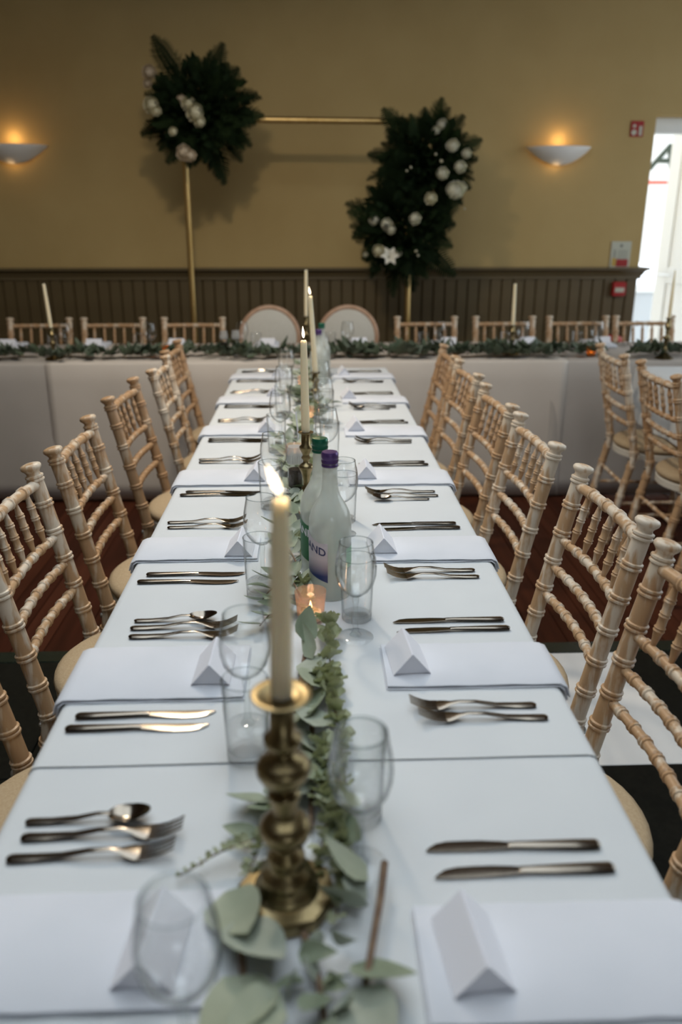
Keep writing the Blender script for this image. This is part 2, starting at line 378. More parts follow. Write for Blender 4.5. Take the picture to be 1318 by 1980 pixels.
lowwall = thing('garden_wall', 'low pale grey rendered wall outside beyond the doorway', 'wall', (3.6, 8.6, -.05))
obj('wall_body', MB().box((0, 0, .42), (2.4, .2, .84), None, .01).mesh('wall_body', M['outgrey'], False), lowwall)
obj('coping', MB().box((0, 0, .87), (2.5, .28, .07), None, .012).mesh('coping', M['white'], False), lowwall)
ban = thing('banner_sign', 'white banner with a big dark green letter A and red line outside the doorway', 'sign', (3.9, 8.1, -.05))
obj('banner_sheet', MB().box((0, 0, 1.75), (1.9, .012, 1.2), None, .003).mesh('banner_sheet', M['banner'], False), ban)
for s in (-1, 1): obj('post', MB().tube([(s * .98, .02, 0), (s * .98, .02, 2.45)], .02, 10).mesh('post', M['white']), ban)
def text_mesh(s, size, m, depth=.002, shear=0):
    c = bpy.data.curves.new('lettering', 'FONT'); c.body = s; c.size = size; c.extrude = depth; c.shear = shear; c.resolution_u = 3; c.offset = size * .018
    o = bpy.data.objects.new('lettering_tmp', c); COL.objects.link(o)
    dg = bpy.context.evaluated_depsgraph_get(); me = bpy.data.meshes.new_from_object(o.evaluated_get(dg))
    bpy.data.objects.remove(o); bpy.data.curves.remove(c); me.materials.clear(); me.materials.append(m); return me
obj('letter', text_mesh('A', .34, M['darkgreen'], .003, .28), ban, (-.71, -.01, 1.99), (R(90), 0, 0), (1.15, .95, 1))
obj('red_line', MB().box((-.66, -.009, 1.88), (.33, .006, .03)).mesh('red_line', M['bred'], False), ban)

# ------------------------------------------------------------------ wall fittings
def sconce(x, label):
    t = thing('wall_sconce', label, 'wall lamp', (x, YW - .006, 1.90), 0, 'plaster crescent sconces on the back wall')
    b = MB(); rows = []; nu, nv = 25, 10; W, H, D = .222, .115, .135
    for iv in range(nv):                           # crescent bowl, open on top, slot in the bottom
        v = iv / (nv - 1); row = []
        for iu in range(nu):
            u = -1 + 2 * iu / (nu - 1); a = math.sqrt(max(0, 1 - u * u))
            zt = .048; zb = zt - H * (1 - abs(u) ** 1.9)
            z = zt + (zb - zt) * v; y = -D * a * math.cos(v * math.pi / 2 * .82) - .002
            row.append((u * W, y, z))
        rows.append(row)
    b.grid(rows); me = b.mesh('bowl', M['plaster'])
    o = obj('bowl', me, t); sm = o.modifiers.new('thick', 'SOLIDIFY'); sm.thickness = .008
    obj('back_plate', MB().box((0, -.003, 0), (.16, .006, .07), None, .002).mesh('back_plate', M['plaster'], False), t)
    obj('bulb', MB().lathe([(0, -.028), (.012, -.026), (.018, -.01), (.018, .02), (.011, .036), (0, .04)], 14, (0, -.045, .01)).mesh('bulb', M['bulb']), t)
    p = point('sconce_light', (x, YW - .06, 1.99), .4, (1, .62, .28), .03)
    q = point('sconce_light_low', (x - .02, YW - .055, 1.835), .12, (1, .62, .28), .025)
sconce(1.722, 'white plaster crescent wall lamp between the flower frame and the doorway')
sconce(-1.995, 'white plaster crescent wall lamp on the far side of the flower frame from the doorway')
sg = thing('fire_alarm_sign', 'small red fire alarm sign with white symbols beside the doorway', 'sign', (2.262, YW - .004, 2.065))
obj('plate', MB().box((0, -.002, 0), (.09, .004, .1), None, .001).mesh('plate', M['redpaper'], False), sg)
b = MB(); T = Matrix.Rotation(R(90), 4, 'X')
b.lathe([(.018, 0), (.018, .002)], 16, (-.02, -.022, .0035), T); b.lathe([(.011, 0), (.011, .002)], 12, (-.02, .018, .0035), T); b.box((.024, -.006, -.012), (.02, .003, .06))
obj('symbol', b.mesh('symbol', M['paper'], False), sg)
nt = thing('fire_notice', 'white fire action notice with a red block resting above the chair rail', 'notice', (2.245, YW - .004, 1.237))
obj('sheet', MB().box((0, -.0015, 0), (.145, .003, .185), None, .0006).mesh('sheet', M['paper'], False), nt)
obj('red_block', MB().box((.015, -.004, -.056), (.085, .002, .05)).mesh('red_block', M['redpaper'], False), nt)
obj('yellow_block', MB().box((-.045, -.004, -.05), (.03, .002, .055)).mesh('yellow_block', M['yellow'], False), nt)
b = MB(); b.box((.0, -.004, .062), (.018, .0015, .02))
for i in range(6): b.box((.015, -.004, .03 - i * .011), (.075, .0015, .0025)); b.box((-.045, -.004, .03 - i * .011), (.016, .0015, .006))
obj('print', b.mesh('print', M['ink'], False), nt)
cp = thing('fire_call_point', 'red fire alarm call point box on the panelling beneath the notice', 'alarm', (2.247, YW - .016, 1.0))
obj('box', MB().box((0, -.02, 0), (.094, .04, .1), None, .006).mesh('box', M['red'], False), cp)
obj('plate', MB().box((0, -.042, -.006), (.068, .006, .034), None, .002).mesh('plate', M['paper'], False), cp)
bn = thing('lidded_bin', 'round-topped red bin against the panelled wall behind the head table', 'bin', (2.17, 5.78, 0))
obj('body', MB().lathe([(.09, 0), (.11, .02), (.12, .56), (.115, .57)], 28).mesh('body', M['red']), bn)
obj('lid', MB().lathe([(.126, .571), (.126, .59), (.115, .625), (.085, .665), (.045, .69), (0, .697)], 28).mesh('lid', M['red']), bn)

# ------------------------------------------------------------------ tables and cloths
TZ = .752
HW = .38
def trestle(label, cx, cy, lx, ly, top=.745):
    t = thing('trestle_table', label, 'table', (cx, cy, 0))
    obj('tabletop', MB().box((0, 0, top - .014), (lx, ly, .026), None, .004).mesh('tabletop', M['tabletop'], False), t)
    for i in (-1, 1):
        for j in (-1, 1):
            px, py = (i * .1, j * (ly / 2 - .12)) if ly > lx else (i * (lx / 2 - .12), -.25 + .1 * j)
            obj('leg', MB().tube([(px, py, .0), (px, py, top - .03)], .014, 8).mesh('leg', M['blackmetal']), t)
trestle('trestle table under the near end of the long white cloths', 0, 1.3, .72, 1.8)
trestle('trestle table under the long white cloth next to the head table', 0, 3.11, .72, 1.8)
trestle('trestle table under the grey-beige cloth at the wall end of the head table', -2.3, 4.6, 1.8, .72)
trestle('trestle table under the middle of the head table cloth', -.45, 4.6, 1.8, .72)
trestle('trestle table under the doorway end of the head table cloth', 1.4, 4.6, 1.8, .72)
trestle('trestle table under the side table cloth on the doorway side', 2.03, 3.1, .72, 1.8)
def run_cloth(name, label, cx, ya, yb, hw, drop, m, lift=0, end_a=False, end_b=True, amp=.006):
    """cloth over a long table that runs along y; rounded edges, hanging sides with soft folds"""
    zt = TZ + lift; b = MB(); r = .016; rows = []; ny = int((yb - ya) / .05) + 2
    def section(y, off):
        pts = []
        for s in (-1, 1):
            side = []
            for k in range(7):
                q = k / 6; wv = amp * q * (1.4 * math.sin(y * 9 + s) + math.sin(y * 23 + s * 2)) + .012 * q
                side.append((cx + s * (hw + wv), y, zt - r - (drop - r) * (1 - (1 - q) ** 1.0)))
            arc = [(cx + s * (hw - r + r * math.sin(a)), y, zt - r + r * math.cos(a)) for a in (R(75), R(50), R(25), 0)]
            col = side[::-1] + arc
            pts.append(col)
        mid = [(cx + u * (hw - r), y, zt + .0006 * math.sin(y * 17 + u * 5)) for u in (-.8, -.55, -.3, 0, .3, .55, .8)]
        return pts[0] + mid + pts[1][::-1]
    for i in range(ny): rows.append(section(ya + (yb - ya) * i / (ny - 1), 0))
    b.grid(rows)
    for fl, y, s in ((end_a, ya, -1), (end_b, yb, 1)):
        if fl:
            R_ = []
            for k in range(9):
                q = k / 8
                if k == 0: R_.append([(cx + u * (hw - r), y, zt) for u in [i / 12 for i in range(-12, 13)]]); continue
                R_.append([(cx + u * (hw + .006 * q), y + s * (.012 * min(1, q * 6) + amp * q * math.sin(u * 9)), zt - .004 - (drop - .004) * q) for u in [i / 12 for i in range(-12, 13)]])
            b.grid(R_)
    o = obj(name, b.mesh(name, m), None); sm = o.modifiers.new('thick', 'SOLIDIFY'); sm.thickness = .0015; sm.offset = -1; sm.use_rim = False
    return tag(o, label, 'tablecloth')
run_cloth('tablecloth', 'white tablecloth on the near end of the long table, tucked under the other', 0, .40, 1.0, HW, .2, M['cloth'], 0, True, False)
run_cloth('tablecloth', 'white tablecloth along most of the long table reaching towards the head table', 0, .885, 4.03, HW, .2, M['cloth'], .0025, False, True)
run_cloth('tablecloth', 'white tablecloth on the side table by the doorway end', 2.03, 2.15, 4.03, HW, .26, M['cloth'], 0, True, True)
TZ1 = TZ + .0025
def head_cloth(label, xa, xb, m, lift, fy=0.0):
    ya, yb = 4.21, 4.98; b = MB(); nx = int((xb - xa) / .04) + 2; rows = []; zt = TZ + lift
    for i in range(nx):
        x = xa + (xb - xa) * i / (nx - 1); col = []
        for k in range(9):
            q = 1 - k / 8; w_ = .010 * q * (math.sin(x * 5.3 + fy) + .6 * math.sin(x * 13 + 2 * fy))
            col.append((x, ya - lift - .02 * q - w_, zt - .014 - (zt - .03) * q))
        col += [(x, ya - lift + .004, zt - .004), (x, ya - lift + .014, zt)] + [(x, ya + .1 + (yb - ya - .12) * t / 5, zt) for t in range(6)] + [(x, yb, zt - .012), (x, yb + .012, zt - .25)]
        rows.append(col)
    b.grid(rows); o = obj('tablecloth', b.mesh('tablecloth', m)); sm = o.modifiers.new('thick', 'SOLIDIFY'); sm.thickness = .0015; sm.offset = -1
    tag(o, label, 'tablecloth')
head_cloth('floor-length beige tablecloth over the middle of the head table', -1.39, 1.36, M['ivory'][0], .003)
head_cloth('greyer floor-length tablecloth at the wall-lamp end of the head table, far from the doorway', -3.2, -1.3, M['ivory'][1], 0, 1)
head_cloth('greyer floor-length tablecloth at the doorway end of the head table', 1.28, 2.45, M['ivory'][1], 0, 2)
HZ = TZ + .0045

# ------------------------------------------------------------------ chairs
def py(z):
    return -.255 + .085 * (z / .43) ** 1.15 if z < .43 else -.17 - .10 * ((z - .43) / .46) ** 1.05
def ring_profile(z0, z1, step, r, Rr, first=None):
    out = [(z0, r)]; z = first if first is not None else z0 + step
    while z < z1 - .012:
        out += [(z - .0085, r * 1.0), (z - .0065, Rr), (z - .003, Rr), (z - .0012, r * 1.06), (z + .0012, r * 1.06), (z + .003, Rr), (z + .0065, Rr), (z + .0085, r)]
        z += step
    out.append((z1, r)); return out
def chair_parts(m):
    P = []
    zr = [(z, r) for z, r in ring_profile(0, .868, .07, .0178, .0216, .028)]
    zr = zr[:-1] + [(.853, .0178), (.8545, .0216), (.858, .0216), (.8595, .019), (.8615, .019), (.863, .0216), (.867, .0216), (.869, .0165), (.874, .0155), (.879, .019), (.884, .0238), (.889, .0248), (.8935, .0225), (.896, .015), (.8965, .004)]
    pm = MB().tube([(0, py(z), z) for z, r in zr], [r * (.86 + .14 * min(1, z / .4)) for z, r in zr], 14).mesh('back_post', m, True, 50)
    for s in (-1, 1): P.append(('back_post', pm, (s * .181, 0, 0)))
    def rail(z, r, Rr, step, bow, zup=0):
        n = 5; prof = ring_profile(0, .362, step, r, Rr)
        pts = []; rad = []
        for u, rr in prof:
            q = (u / .181 - 1); pts.append((u - .181, py(z) - bow * (1 - q * q), z + zup * (1 - q * q))); rad.append(rr)
        return MB().tube(pts, rad, 10).mesh('rail', m, True, 50)
    P.append(('top_rail', rail(.846, .0125, .0152, .0724, .016), (0, 0, 0)))
    for i, z in enumerate((.712, .642, .572)): P.append(('cross_rail', rail(z, .0098, .0125, .0452, .016), (0, 0, 0)))
    for i in range(5):
        x = -.122 + i * .061; q = x / .181; bw_ = .016 * (1 - q * q)
        sp = [(0, .0042), (.018, .0068), (.030, .0088), (.0335, .0108), (.037, .0088), (.0395, .0108), (.043, .0085), (.058, .0082), (.0615, .0105), (.065, .0085), (.0675, .0105), (.071, .0085), (.086, .0088), (.0895, .0108), (.093, .0088), (.0955, .0105), (.099, .008), (.112, .0062), (.126, .0042)]
        za, zb = .716, .841
        P.append(('spindle', MB().tube([(x, py(za + (zb - za) * u / .126) - bw_, za + (zb - za) * u / .126) for u, r in sp], [r for u, r in sp], 9).mesh('spindle', m, True, 50), (0, 0, 0)))
    # seat frame and cushion: rounded square, rounder at the back
    def outline(k, n=40):
        o = []
        for i in range(n):
            a = 2 * math.pi * i / n; c, s = math.cos(a), math.sin(a); e = .72 if s > 0 else .95
            o.append((k * .2 * math.copysign(abs(c) ** e, c), k * (.205 if s > 0 else .217) * math.copysign(abs(s) ** e, s) + .01))
        return o
    def stack(levels, nm, mm):
        rows = [[(x, y, z) for x, y in outline(k)] for k, z in levels]; b = MB(); b.grid(rows, closed=True); n = len(rows[0])
        b.f += [tuple(range(n - 1, -1, -1)), tuple(range((len(rows) - 1) * n, len(rows) * n))]; b.m += [0, 0]
        return b.mesh(nm, mm, True, 50)
    P.append(('seat_frame', stack([(.93, .402), (.985, .406), (.985, .432), (.93, .436)], 'seat_frame', M['seatwhite']), (0, 0, 0)))
    P.append(('seat_cushion', stack([(.9, .4365), (.97, .44), (1.0, .452), (.985, .463), (.93, .472), (.75, .480), (.45, .484), (.1, .485)], 'seat_cushion', M['cushion']), (0, 0, 0)))
    fz = ring_profile(0, .402, .075, .0155, .019, .05)
    fm = MB().tube([(0, .165 + .012 * (1 - z / .4), z) for z, r in fz], [r * (.78 + .22 * z / .4) for z, r in fz], 12).mesh('front_leg', m, True, 50)
    for s in (-1, 1): P.append(('front_leg', fm, (s * .15, 0, 0)))
    def stretch(a, c):
        a, c = Vector(a), Vector(c); ln = (c - a).length; pr = ring_profile(0, ln, .085, .0085, .011)
        return MB().tube([a + (c - a) * (u / ln) for u, r in pr], [r for u, r in pr], 8).mesh('stretcher', m, True, 50)
    for s in (-1, 1): P.append(('stretcher', stretch((s * .181, py(.2), .2), (s * .15, .17, .2)), (0, 0, 0)))
    P.append(('stretcher', stretch((-.181, py(.29), .29), (.181, py(.29), .29)), (0, 0, 0)))
    P.append(('stretcher', stretch((-.15, .168, .26), (.15, .168, .26)), (0, 0, 0)))
    bo = MB().lathe([(.009, 0), (.009, .004), (.006, .007), (0, .008)], 10, (0, 0, 0), Matrix.Rotation(R(90), 4, 'X')).mesh('bolt', M['bolt'])
    for s in (-1, 1): P.append(('bolt', bo, (s * .181, py(.42) - .0175, .42)))
    return P
CH = [chair_parts(m) for m in M['lime']]
def chair(x, y, rz, v, label, group):
    t = thing('chiavari_chair', label, 'chair', (x, y, 0), rz, group)
    for nm, me, lc in CH[v]: obj(nm, me, t, lc)
gR, gL, gH, gS = ['chairs along the doorway side of the long table', 'chairs along the far-from-doorway side of the long table', 'chairs behind the head table', 'chairs at the side table']
vr = [1, 0, 0, 1, 1, 2]; vl = [1, 0, 1, 2, 0, 2]
Rc = [1.11, 1.59, 2.16, 2.64, 3.2, 3.67]; Lc = [1.13, 1.655, 2.17, 2.80, 3.36, 3.87]
for i, y in enumerate(Rc):
    nm = ORD[len(Rc) - 1 - i]
    chair(.363 + rnd.uniform(-.006, .006), y, R(90) + R(rnd.uniform(-2, 2)), vr[i], 'limewashed spindle-back chair, %s from the head table, long table doorway side' % nm, gR)
for i, y in enumerate(Lc):
    nm = ORD[len(Lc) - 1 - i]
    chair(-.398 + (0.03 if i == 4 else 0) + rnd.uniform(-.006, .006), y, R(-90) + R(rnd.uniform(-2, 2)), vl[i], 'limewashed spindle-back chair, %s from the head table, long table side away from doorway' % nm, gL)
for i, (x, s) in enumerate([(-2.14, 0), (-1.685, 0), (-1.232, 0), (-.737, 0), (.72, 1), (1.217, 1), (1.687, 1), (2.113, 1)]):
    side = 'doorway' if s else 'wall-lamp'; k = (i - 4) if s else 3 - i
    chair(x, 4.85, R(180), 1, 'limewashed spindle-back chair behind head table, %s past the round-backed pair, %s doorway' % (ORD[k], 'towards' if s else 'away from'), gH)
for i, y in enumerate((3.66, 3.15, 2.63)):
    chair(1.655, y, R(-90) + R(-3 + 2 * i), (0, 1, 1)[i], 'limewashed spindle-back chair, %s from the head table along the side table' % ORD[i], gS)
def medallion(x, label):
    t = thing('medallion_chair', label, 'chair', (x, 4.86, 0), R(180), 'round-backed chairs behind the head table')
    cz = .775; rx, rz = .192, .195; yb = -.225
    ring = lambda k, y: [(k * rx * math.cos(a), y, cz + k * rz * math.sin(a)) for a in [2 * math.pi * i / 48 for i in range(48)]]
    obj('back_frame', MB().tube(ring(.94, yb), .0145, 10, None, True).mesh('back_frame', M['rosewood']), t)
    obj('inner_beading', MB().tube(ring(.83, yb - .0), .007, 8, None, True).mesh('inner_beading', M['pad']), t)
    b = MB()
    for s in (-1, 1): b.grid([ring(.89, yb + s * .006), ring(.8, yb + s * .011), ring(.5, yb + s * .017), ring(.02, yb + s * .02)], closed=True)
    obj('back_pad', b.mesh('back_pad', M['pad']), t)
    for s in (-1, 1):
        obj('back_post', MB().tube([(s * .1, yb, .60), (s * .13, -.2, .5), (s * .16, -.18, .42)], .016, 10).mesh('back_post', M['rosewood']), t)
        obj('back_leg', MB().tube([(s * .16, -.18, .41), (s * .165, -.19, .2), (s * .17, -.22, 0)], [.02, .016, .011], 10).mesh('back_leg', M['rosewood']), t)
        obj('front_leg', MB().tube([(s * .18, .19, .41), (s * .18, .19, .3), (s * .18, .19, 0)], [.022, .017, .01], 10).mesh('front_leg', M['rosewood']), t)
    obj('seat_rail', MB().box((0, 0, .405), (.44, .44, .05), None, .015).mesh('seat_rail', M['rosewood']), t)
    obj('seat_pad', MB().lathe([(.20, .431), (.215, .445), (.205, .465), (.15, .48), (.0, .487)], 36).mesh('seat_pad', M['pad']), t)
medallion(-.262, 'round-backed cream upholstered chair, behind the head table on the lamp side of its twin')
medallion(.228, 'round-backed cream upholstered chair, behind the head table on the doorway side of its twin')

# ------------------------------------------------------------------ cutlery, napkins, cards
def loft(b, secs):
    """secs: (x, half width, z centre, half thickness)"""
    rows = []
    for x, hw, z, ht in secs:
        rows.append([(x, hw * math.cos(a), z + ht * math.sin(a)) for a in [2 * math.pi * i / 10 for i in range(10)]])
    b.grid(rows, closed=True); n = 10; o = len(b.v) - n * len(rows)
    b.f += [tuple(o + i for i in range(n)), tuple(len(b.v) - n + i for i in range(n - 1, -1, -1))]; b.m += [0, 0]
def knife_mesh():
    b = MB()
    loft(b, [(0, .002, .0036, .0015), (.002, .0062, .0038, .0028), (.006, .0075, .004, .0034), (.03, .0072, .004, .0033), (.07, .0058, .0044, .003), (.095, .0048, .0046, .0028), (.106, .005, .0046, .002)])
    rows = []                                       # blade with straight back and bellied edge
    for u, lo, hi in ((0, -.005, .005), (.01, -.0068, .0058), (.03, -.0092, .0064), (.05, -.0102, .0066), (.07, -.0094, .0066), (.083, -.0062, .0064), (.092, .0004, .0058), (.0955, .0045, .0052)):
        x = .105 + u; th = .0009; z = .0044 - .0022 * min(1, u / .05)
        rows.append([(x, lo, z), (x, (lo + hi) / 2, z + th), (x, hi, z + th), (x, hi, z - th), (x, (lo + hi) / 2, z - th)])
    b.grid(rows, closed=True); return b.mesh('table_knife', M['steel'], True, 35)
def handle_z(u):                                    # side profile shared by forks and spoons
    return .0022 + .0085 * math.exp(-((u - .105) / .035) ** 2)
def fork_mesh():
    b = MB(); sec = []
    for u, hw, ht in ((0, .002, .001), (.002, .0062, .0018), (.007, .0075, .0022), (.03, .0068, .002), (.06, .0052, .0019), (.09, .004, .0019), (.115, .0036, .0017), (.127, .0052, .0013), (.135, .0095, .0011), (.142, .0118, .001), (.148, .0122, .001)):
        sec.append((u, hw, handle_z(u) + .001, ht))
    z1 = sec[-1][2]
    loft(b, sec)
    for k in range(4):
        y = -.0096 + k * .0064; pts = []; rad = []
        for q in (0, .25, .5, .75, 1):
            b_ = .0024 * (1 - .55 * q); x = .146 + .042 * q; z = z1 + .013 * q ** 1.7 - .0012 * math.sin(q * math.pi)
            pts.append((x, b_, z))
        rows = [[(x, y + hw * s, z + .0008 * t) for s, t in ((-1, -1), (1, -1), (1, 1), (-1, 1))] for x, hw, z in pts]
        b.grid(rows, closed=True); n = len(b.v); b.f += [(n - 4, n - 3, n - 2, n - 1)]; b.m += [0]
    return b.mesh('dinner_fork', M['steel'], True, 35)
def spoon_mesh():
    b = MB(); sec = []
    for u, hw, ht in ((0, .002, .001), (.002, .0052, .0016), (.006, .0062, .0019), (.03, .0056, .0018), (.06, .0042, .0017), (.085, .0034, .0016), (.1, .0036, .0012)):
        sec.append((u, hw, handle_z(u * 1.15) + .0008, ht))
    loft(b, sec); zc = sec[-1][2]
    for off in (0, .0008):
        rows = []
        for i in range(9):
            k = i / 8; rows.append([(.123 + .0255 * k * math.cos(a), .0155 * k * math.sin(a) * (1 - .12 * math.cos(a)), zc - .0075 * (1 - k * k) + .004 * max(0, math.cos(a)) * k + off) for a in [2 * math.pi * j / 24 for j in range(24)]])
        b.grid(rows, closed=True)
    return b.mesh('dessert_spoon', M['steel'], True, 60)
KM, FM, SM = knife_mesh(), fork_mesh(), spoon_mesh()
def cutlery(me, nm, cat, side, y, xh, z, label, group, jit=1.2, flip=False):
    """handle end at |x| = xh, pointing to the table's middle"""
    rz = R(180) if side > 0 else 0
    o = obj(nm, me, None, (side * xh, y, z), (R(180) * 0, 0, rz + R(rnd.uniform(-jit, jit))))
    return tag(o, label, cat, group)
def napkin_mesh(x_in, wy, over, seed):
    rr = random.Random(seed); b = MB()
    for ly, (inx, dz, dy) in enumerate(((0, 0, 0), (.005, .0027, .003), (.002, .0054, .0006))):
        path = [(x_in + inx + t * (HW - .012 - x_in - inx) / 8, 0.0) for t in range(9)]
        path += [(HW - .006, -.0005), (HW + .0015 + dz * .6, -.006), (HW + .0035 + dz * .8, -.014), (HW + .006 + dz * .9, -over + ly * .004)]
        rows = []
        for i, (x, z) in enumerate(path):
            hy = wy / 2 - dy + rr.uniform(-.0012, .0012); th = .0026; zz = z + dz + (.0006 * math.sin(i * 2.1 + ly) if i < 9 else 0)
            if i < 9: rows.append([(x, -hy + .002, zz), (x, -hy, zz + th * .5), (x, -hy + .002, zz + th), (x, 0, zz + th + .0006), (x, hy - .002, zz + th), (x, hy, zz + th * .5), (x, hy - .002, zz), (x, 0, zz)])
            else:
                rows.append([(x, -hy + .002, zz), (x + th * .5, -hy, zz + th * .35), (x + th * .9, -hy + .002, zz + th * .7), (x + th, 0, zz + th * .7), (x + th * .9, hy - .002, zz + th * .7), (x + th * .5, hy, zz + th * .35), (x, hy - .002, zz), (x, 0, zz)])
        b.grid(rows, closed=True); n = len(b.v); k = 8 * len(rows)
        b.f += [tuple(n - k + i for i in range(8)), tuple(n - 8 + i for i in range(7, -1, -1))]; b.m += [0, 0]
    return b.mesh('napkin', M['napkin'], True, 50)
NAP = [napkin_mesh(.095 + .012 * i, .145 - .006 * i, .032, i) for i in range(3)]
def card_mesh():
    b = MB(); w_, h_, ln, t = .0285, .034, .09, .0009
    b.poly([(-w_, 0), (w_, 0), (0, h_)], ln - .008, Matrix.Translation((0, -ln / 2 + .004, 0)))  # fill added to the hollow tent, its closed ends imitate the shaded inside
    for s_ in (-1, 1):                               # the two folded leaves stand slightly proud of the fill's ends
        vs = [(s_ * w_, -ln / 2, 0), (0, -ln / 2, h_), (0, ln / 2, h_), (s_ * w_, ln / 2, 0)]; vs += [(x + s_ * t, y, z + t) for x, y, z in vs]
        b.add(vs, [(0, 1, 2, 3), (7, 6, 5, 4), (0, 4, 5, 1), (1, 5, 6, 2), (2, 6, 7, 3), (3, 7, 4, 0)])
    return b.mesh('name_card', M['card'], False)
CARD = card_mesh()
NZ = .0085
# settings: (knives, napkin range, forks, spoon, card y)
SR = [((.685, .72), (.505, .637), (), None, .575), ((1.239, 1.272), (1.05, 1.183), (.968, 1.0), None, 1.125), ((1.738, 1.766), (1.54, 1.675), (1.46, 1.493), None, 1.615),
      ((2.267, 2.295), (2.07, 2.205), (1.978, 2.012), 1.951, 2.155), ((2.81, 2.84), (2.61, 2.745), (2.53, 2.56), None, 2.71), ((3.345, 3.372), (3.15, 3.28), (3.075, 3.11), 3.045, 3.26), ((3.90, 3.925), (3.71, 3.84), (3.615, 3.645), None, 3.81)]
SL = [((), (.53, .667), (.722, .755), .781, .59), ((.964, .994), (1.03, 1.19), (1.232, 1.263), 1.291, 1.105), ((1.457, 1.492), (1.56, 1.69), (1.763, 1.797), None, 1.61),
      ((2.003, 2.028), (2.08, 2.225), (2.315, 2.347), None, 2.145), ((2.565, 2.592), (2.64, 2.775), (2.85, 2.88), None, 2.705), ((3.095, 3.125), (3.16, 3.30), (3.39, 3.42), None, 3.325), ((3.65, 3.68), (3.715, 3.84), (3.905, 3.93), None, 3.79)]
for side, S, sn in ((1, SR, 'doorway side'), (-1, SL, 'side away from doorway')):
    gp = 'long table, ' + sn
    for i, (kn, npk, fk, sp, cy) in enumerate(S):
        o_ = ORD[len(S) - 1 - i]; place = '%s setting from the head table, %s' % (o_, sn)
        z = TZ if npk[0] < .885 and i == 0 else TZ1
        nm = tag(obj('napkin', NAP[i % 3], None, (0, (npk[0] + npk[1]) / 2, z), (0, 0, 0 if side > 0 else math.pi), (1, (npk[1] - npk[0]) / (.145 - .006 * (i % 3)), 1)), 'folded white napkin at the ' + place, 'napkin', 'napkins, ' + gp)
        tag(obj('name_card', CARD, None, (side * (.147 if side > 0 else .16), cy, z + NZ + .001), (0, 0, R(rnd.uniform(-5, 5) + side * 3))), 'white tent name card at the ' + place, 'name card', 'name cards, ' + gp)
        xk = .343 if side > 0 else .35
        for j, y in enumerate(kn): cutlery(KM, 'table_knife', 'knife', side, y, (.323 if i == 0 else xk - .006 * j) + rnd.uniform(-.004, .004), z + .0005, '%s steel knife at the %s' % ('inner' if (j == 0) == (side > 0) else 'outer', place), 'knives, ' + gp)
        for j, y in enumerate(fk): cutlery(FM, 'dinner_fork', 'fork', side, y, (.328 if side > 0 else (.325 if i == 1 else .348)) + rnd.uniform(-.005, .005), z + .0005, '%s steel fork at the %s' % ('inner' if (j == 1) == (side > 0) else 'outer', place), 'forks, ' + gp)
        if sp: cutlery(SM, 'dessert_spoon', 'spoon', side, sp, (.30 if side > 0 else (.347 if i == 0 else .324)), z + .0005, 'small steel spoon at the ' + place, 'spoons, ' + gp)

# ------------------------------------------------------------------ glassware
def wine_parts():
    out = [(.0045, .078), (.012, .081), (.022, .089), (.0305, .102), (.0345, .118), (.0352, .132), (.0335, .148), (.0305, .163), (.028, .176)]
    inn = [(r - .0011, z + (.0012 if i < 3 else 0)) for i, (r, z) in enumerate(out)]
    bowl = MB().lathe([(0, .0775)] + out + [(.0274, .1768)] + inn[::-1] + [(0, .0805)], 32).mesh('bowl', M['glass'])
    rim = MB().tube([(.0277 * math.cos(a), .0277 * math.sin(a), .1765) for a in [2 * math.pi * i / 40 for i in range(40)]], .00085, 6, None, True).mesh('rim', M['rim'])
    stem = MB().lathe([(.0105, .0045), (.0062, .010), (.0046, .018), (.004, .04), (.0042, .062), (.0058, .072), (.0048, .0775)], 16).mesh('stem', M['thick'])
    foot = MB().lathe([(0, 0), (.0305, 0), (.0312, .0009), (.030, .0018), (.018, .0032), (.0105, .0048), (0, .005)], 32).mesh('foot', M['glass'])
    return [('bowl', bowl), ('rim', rim), ('stem', stem), ('foot', foot)]
def tumbler_mesh():
    out = [(.0, 0), (.0255, 0), (.027, .0015), (.0272, .012), (.0285, .05), (.0305, .118), (.0302, .1195)]
    inn = [(.0292, .118), (.0272, .05), (.0255, .016), (.023, .0125), (0, .0115)]
    return MB().lathe(out + inn, 32).mesh('tumbler', M['glass'])
WINE, TUM = wine_parts(), tumbler_mesh()
TUMR = MB().tube([(.0299 * math.cos(a), .0299 * math.sin(a), .1192) for a in [2 * math.pi * i / 40 for i in range(40)]], .0008, 6, None, True).mesh('rim', M['rim'])
TUMB = MB().lathe([(0, .0012), (.0262, .0012), (.0266, .0095), (0, .0098)], 28).mesh('base_disc', M['glass'])
def wine(x, y, z, label, group):
    t = thing('wine_glass', label, 'wine glass', (x, y, z), rnd.uniform(0, 6), group)
    for nm, me in WINE: obj(nm, me, t)
def tumbler(x, y, z, label, group, s=1):
    t = thing('water_tumbler', label, 'tumbler', (x, y, z), rnd.uniform(0, 6), group); t.scale = (s, s, s)
    obj('glass_wall', TUM, t); obj('base_disc', TUMB, t); obj('rim', TUMR, t)
Wl = [(-.113, .487), (-.097, .968), (-.103, 1.462), (-.10, 1.965), (-.104, 2.51), (-.107, 3.0), (-.11, 3.45)]
Tl = [None, (-.092, .897), (-.104, 1.397), (-.107, 1.905), (-.114, 2.44), (-.11, 2.93), (-.112, 3.37)]
Wr = [(.046, .70), (.069, 1.222), (.066, 1.715), (.040, 2.25), (.038, 2.755), (.034, 3.12), (.05, 3.9)]
Tr = [(.05, .778), (.075, 1.293), (.073, 1.80), (.05, 2.335), (.047, 2.83), (.045, 3.2), (.055, 3.97)]
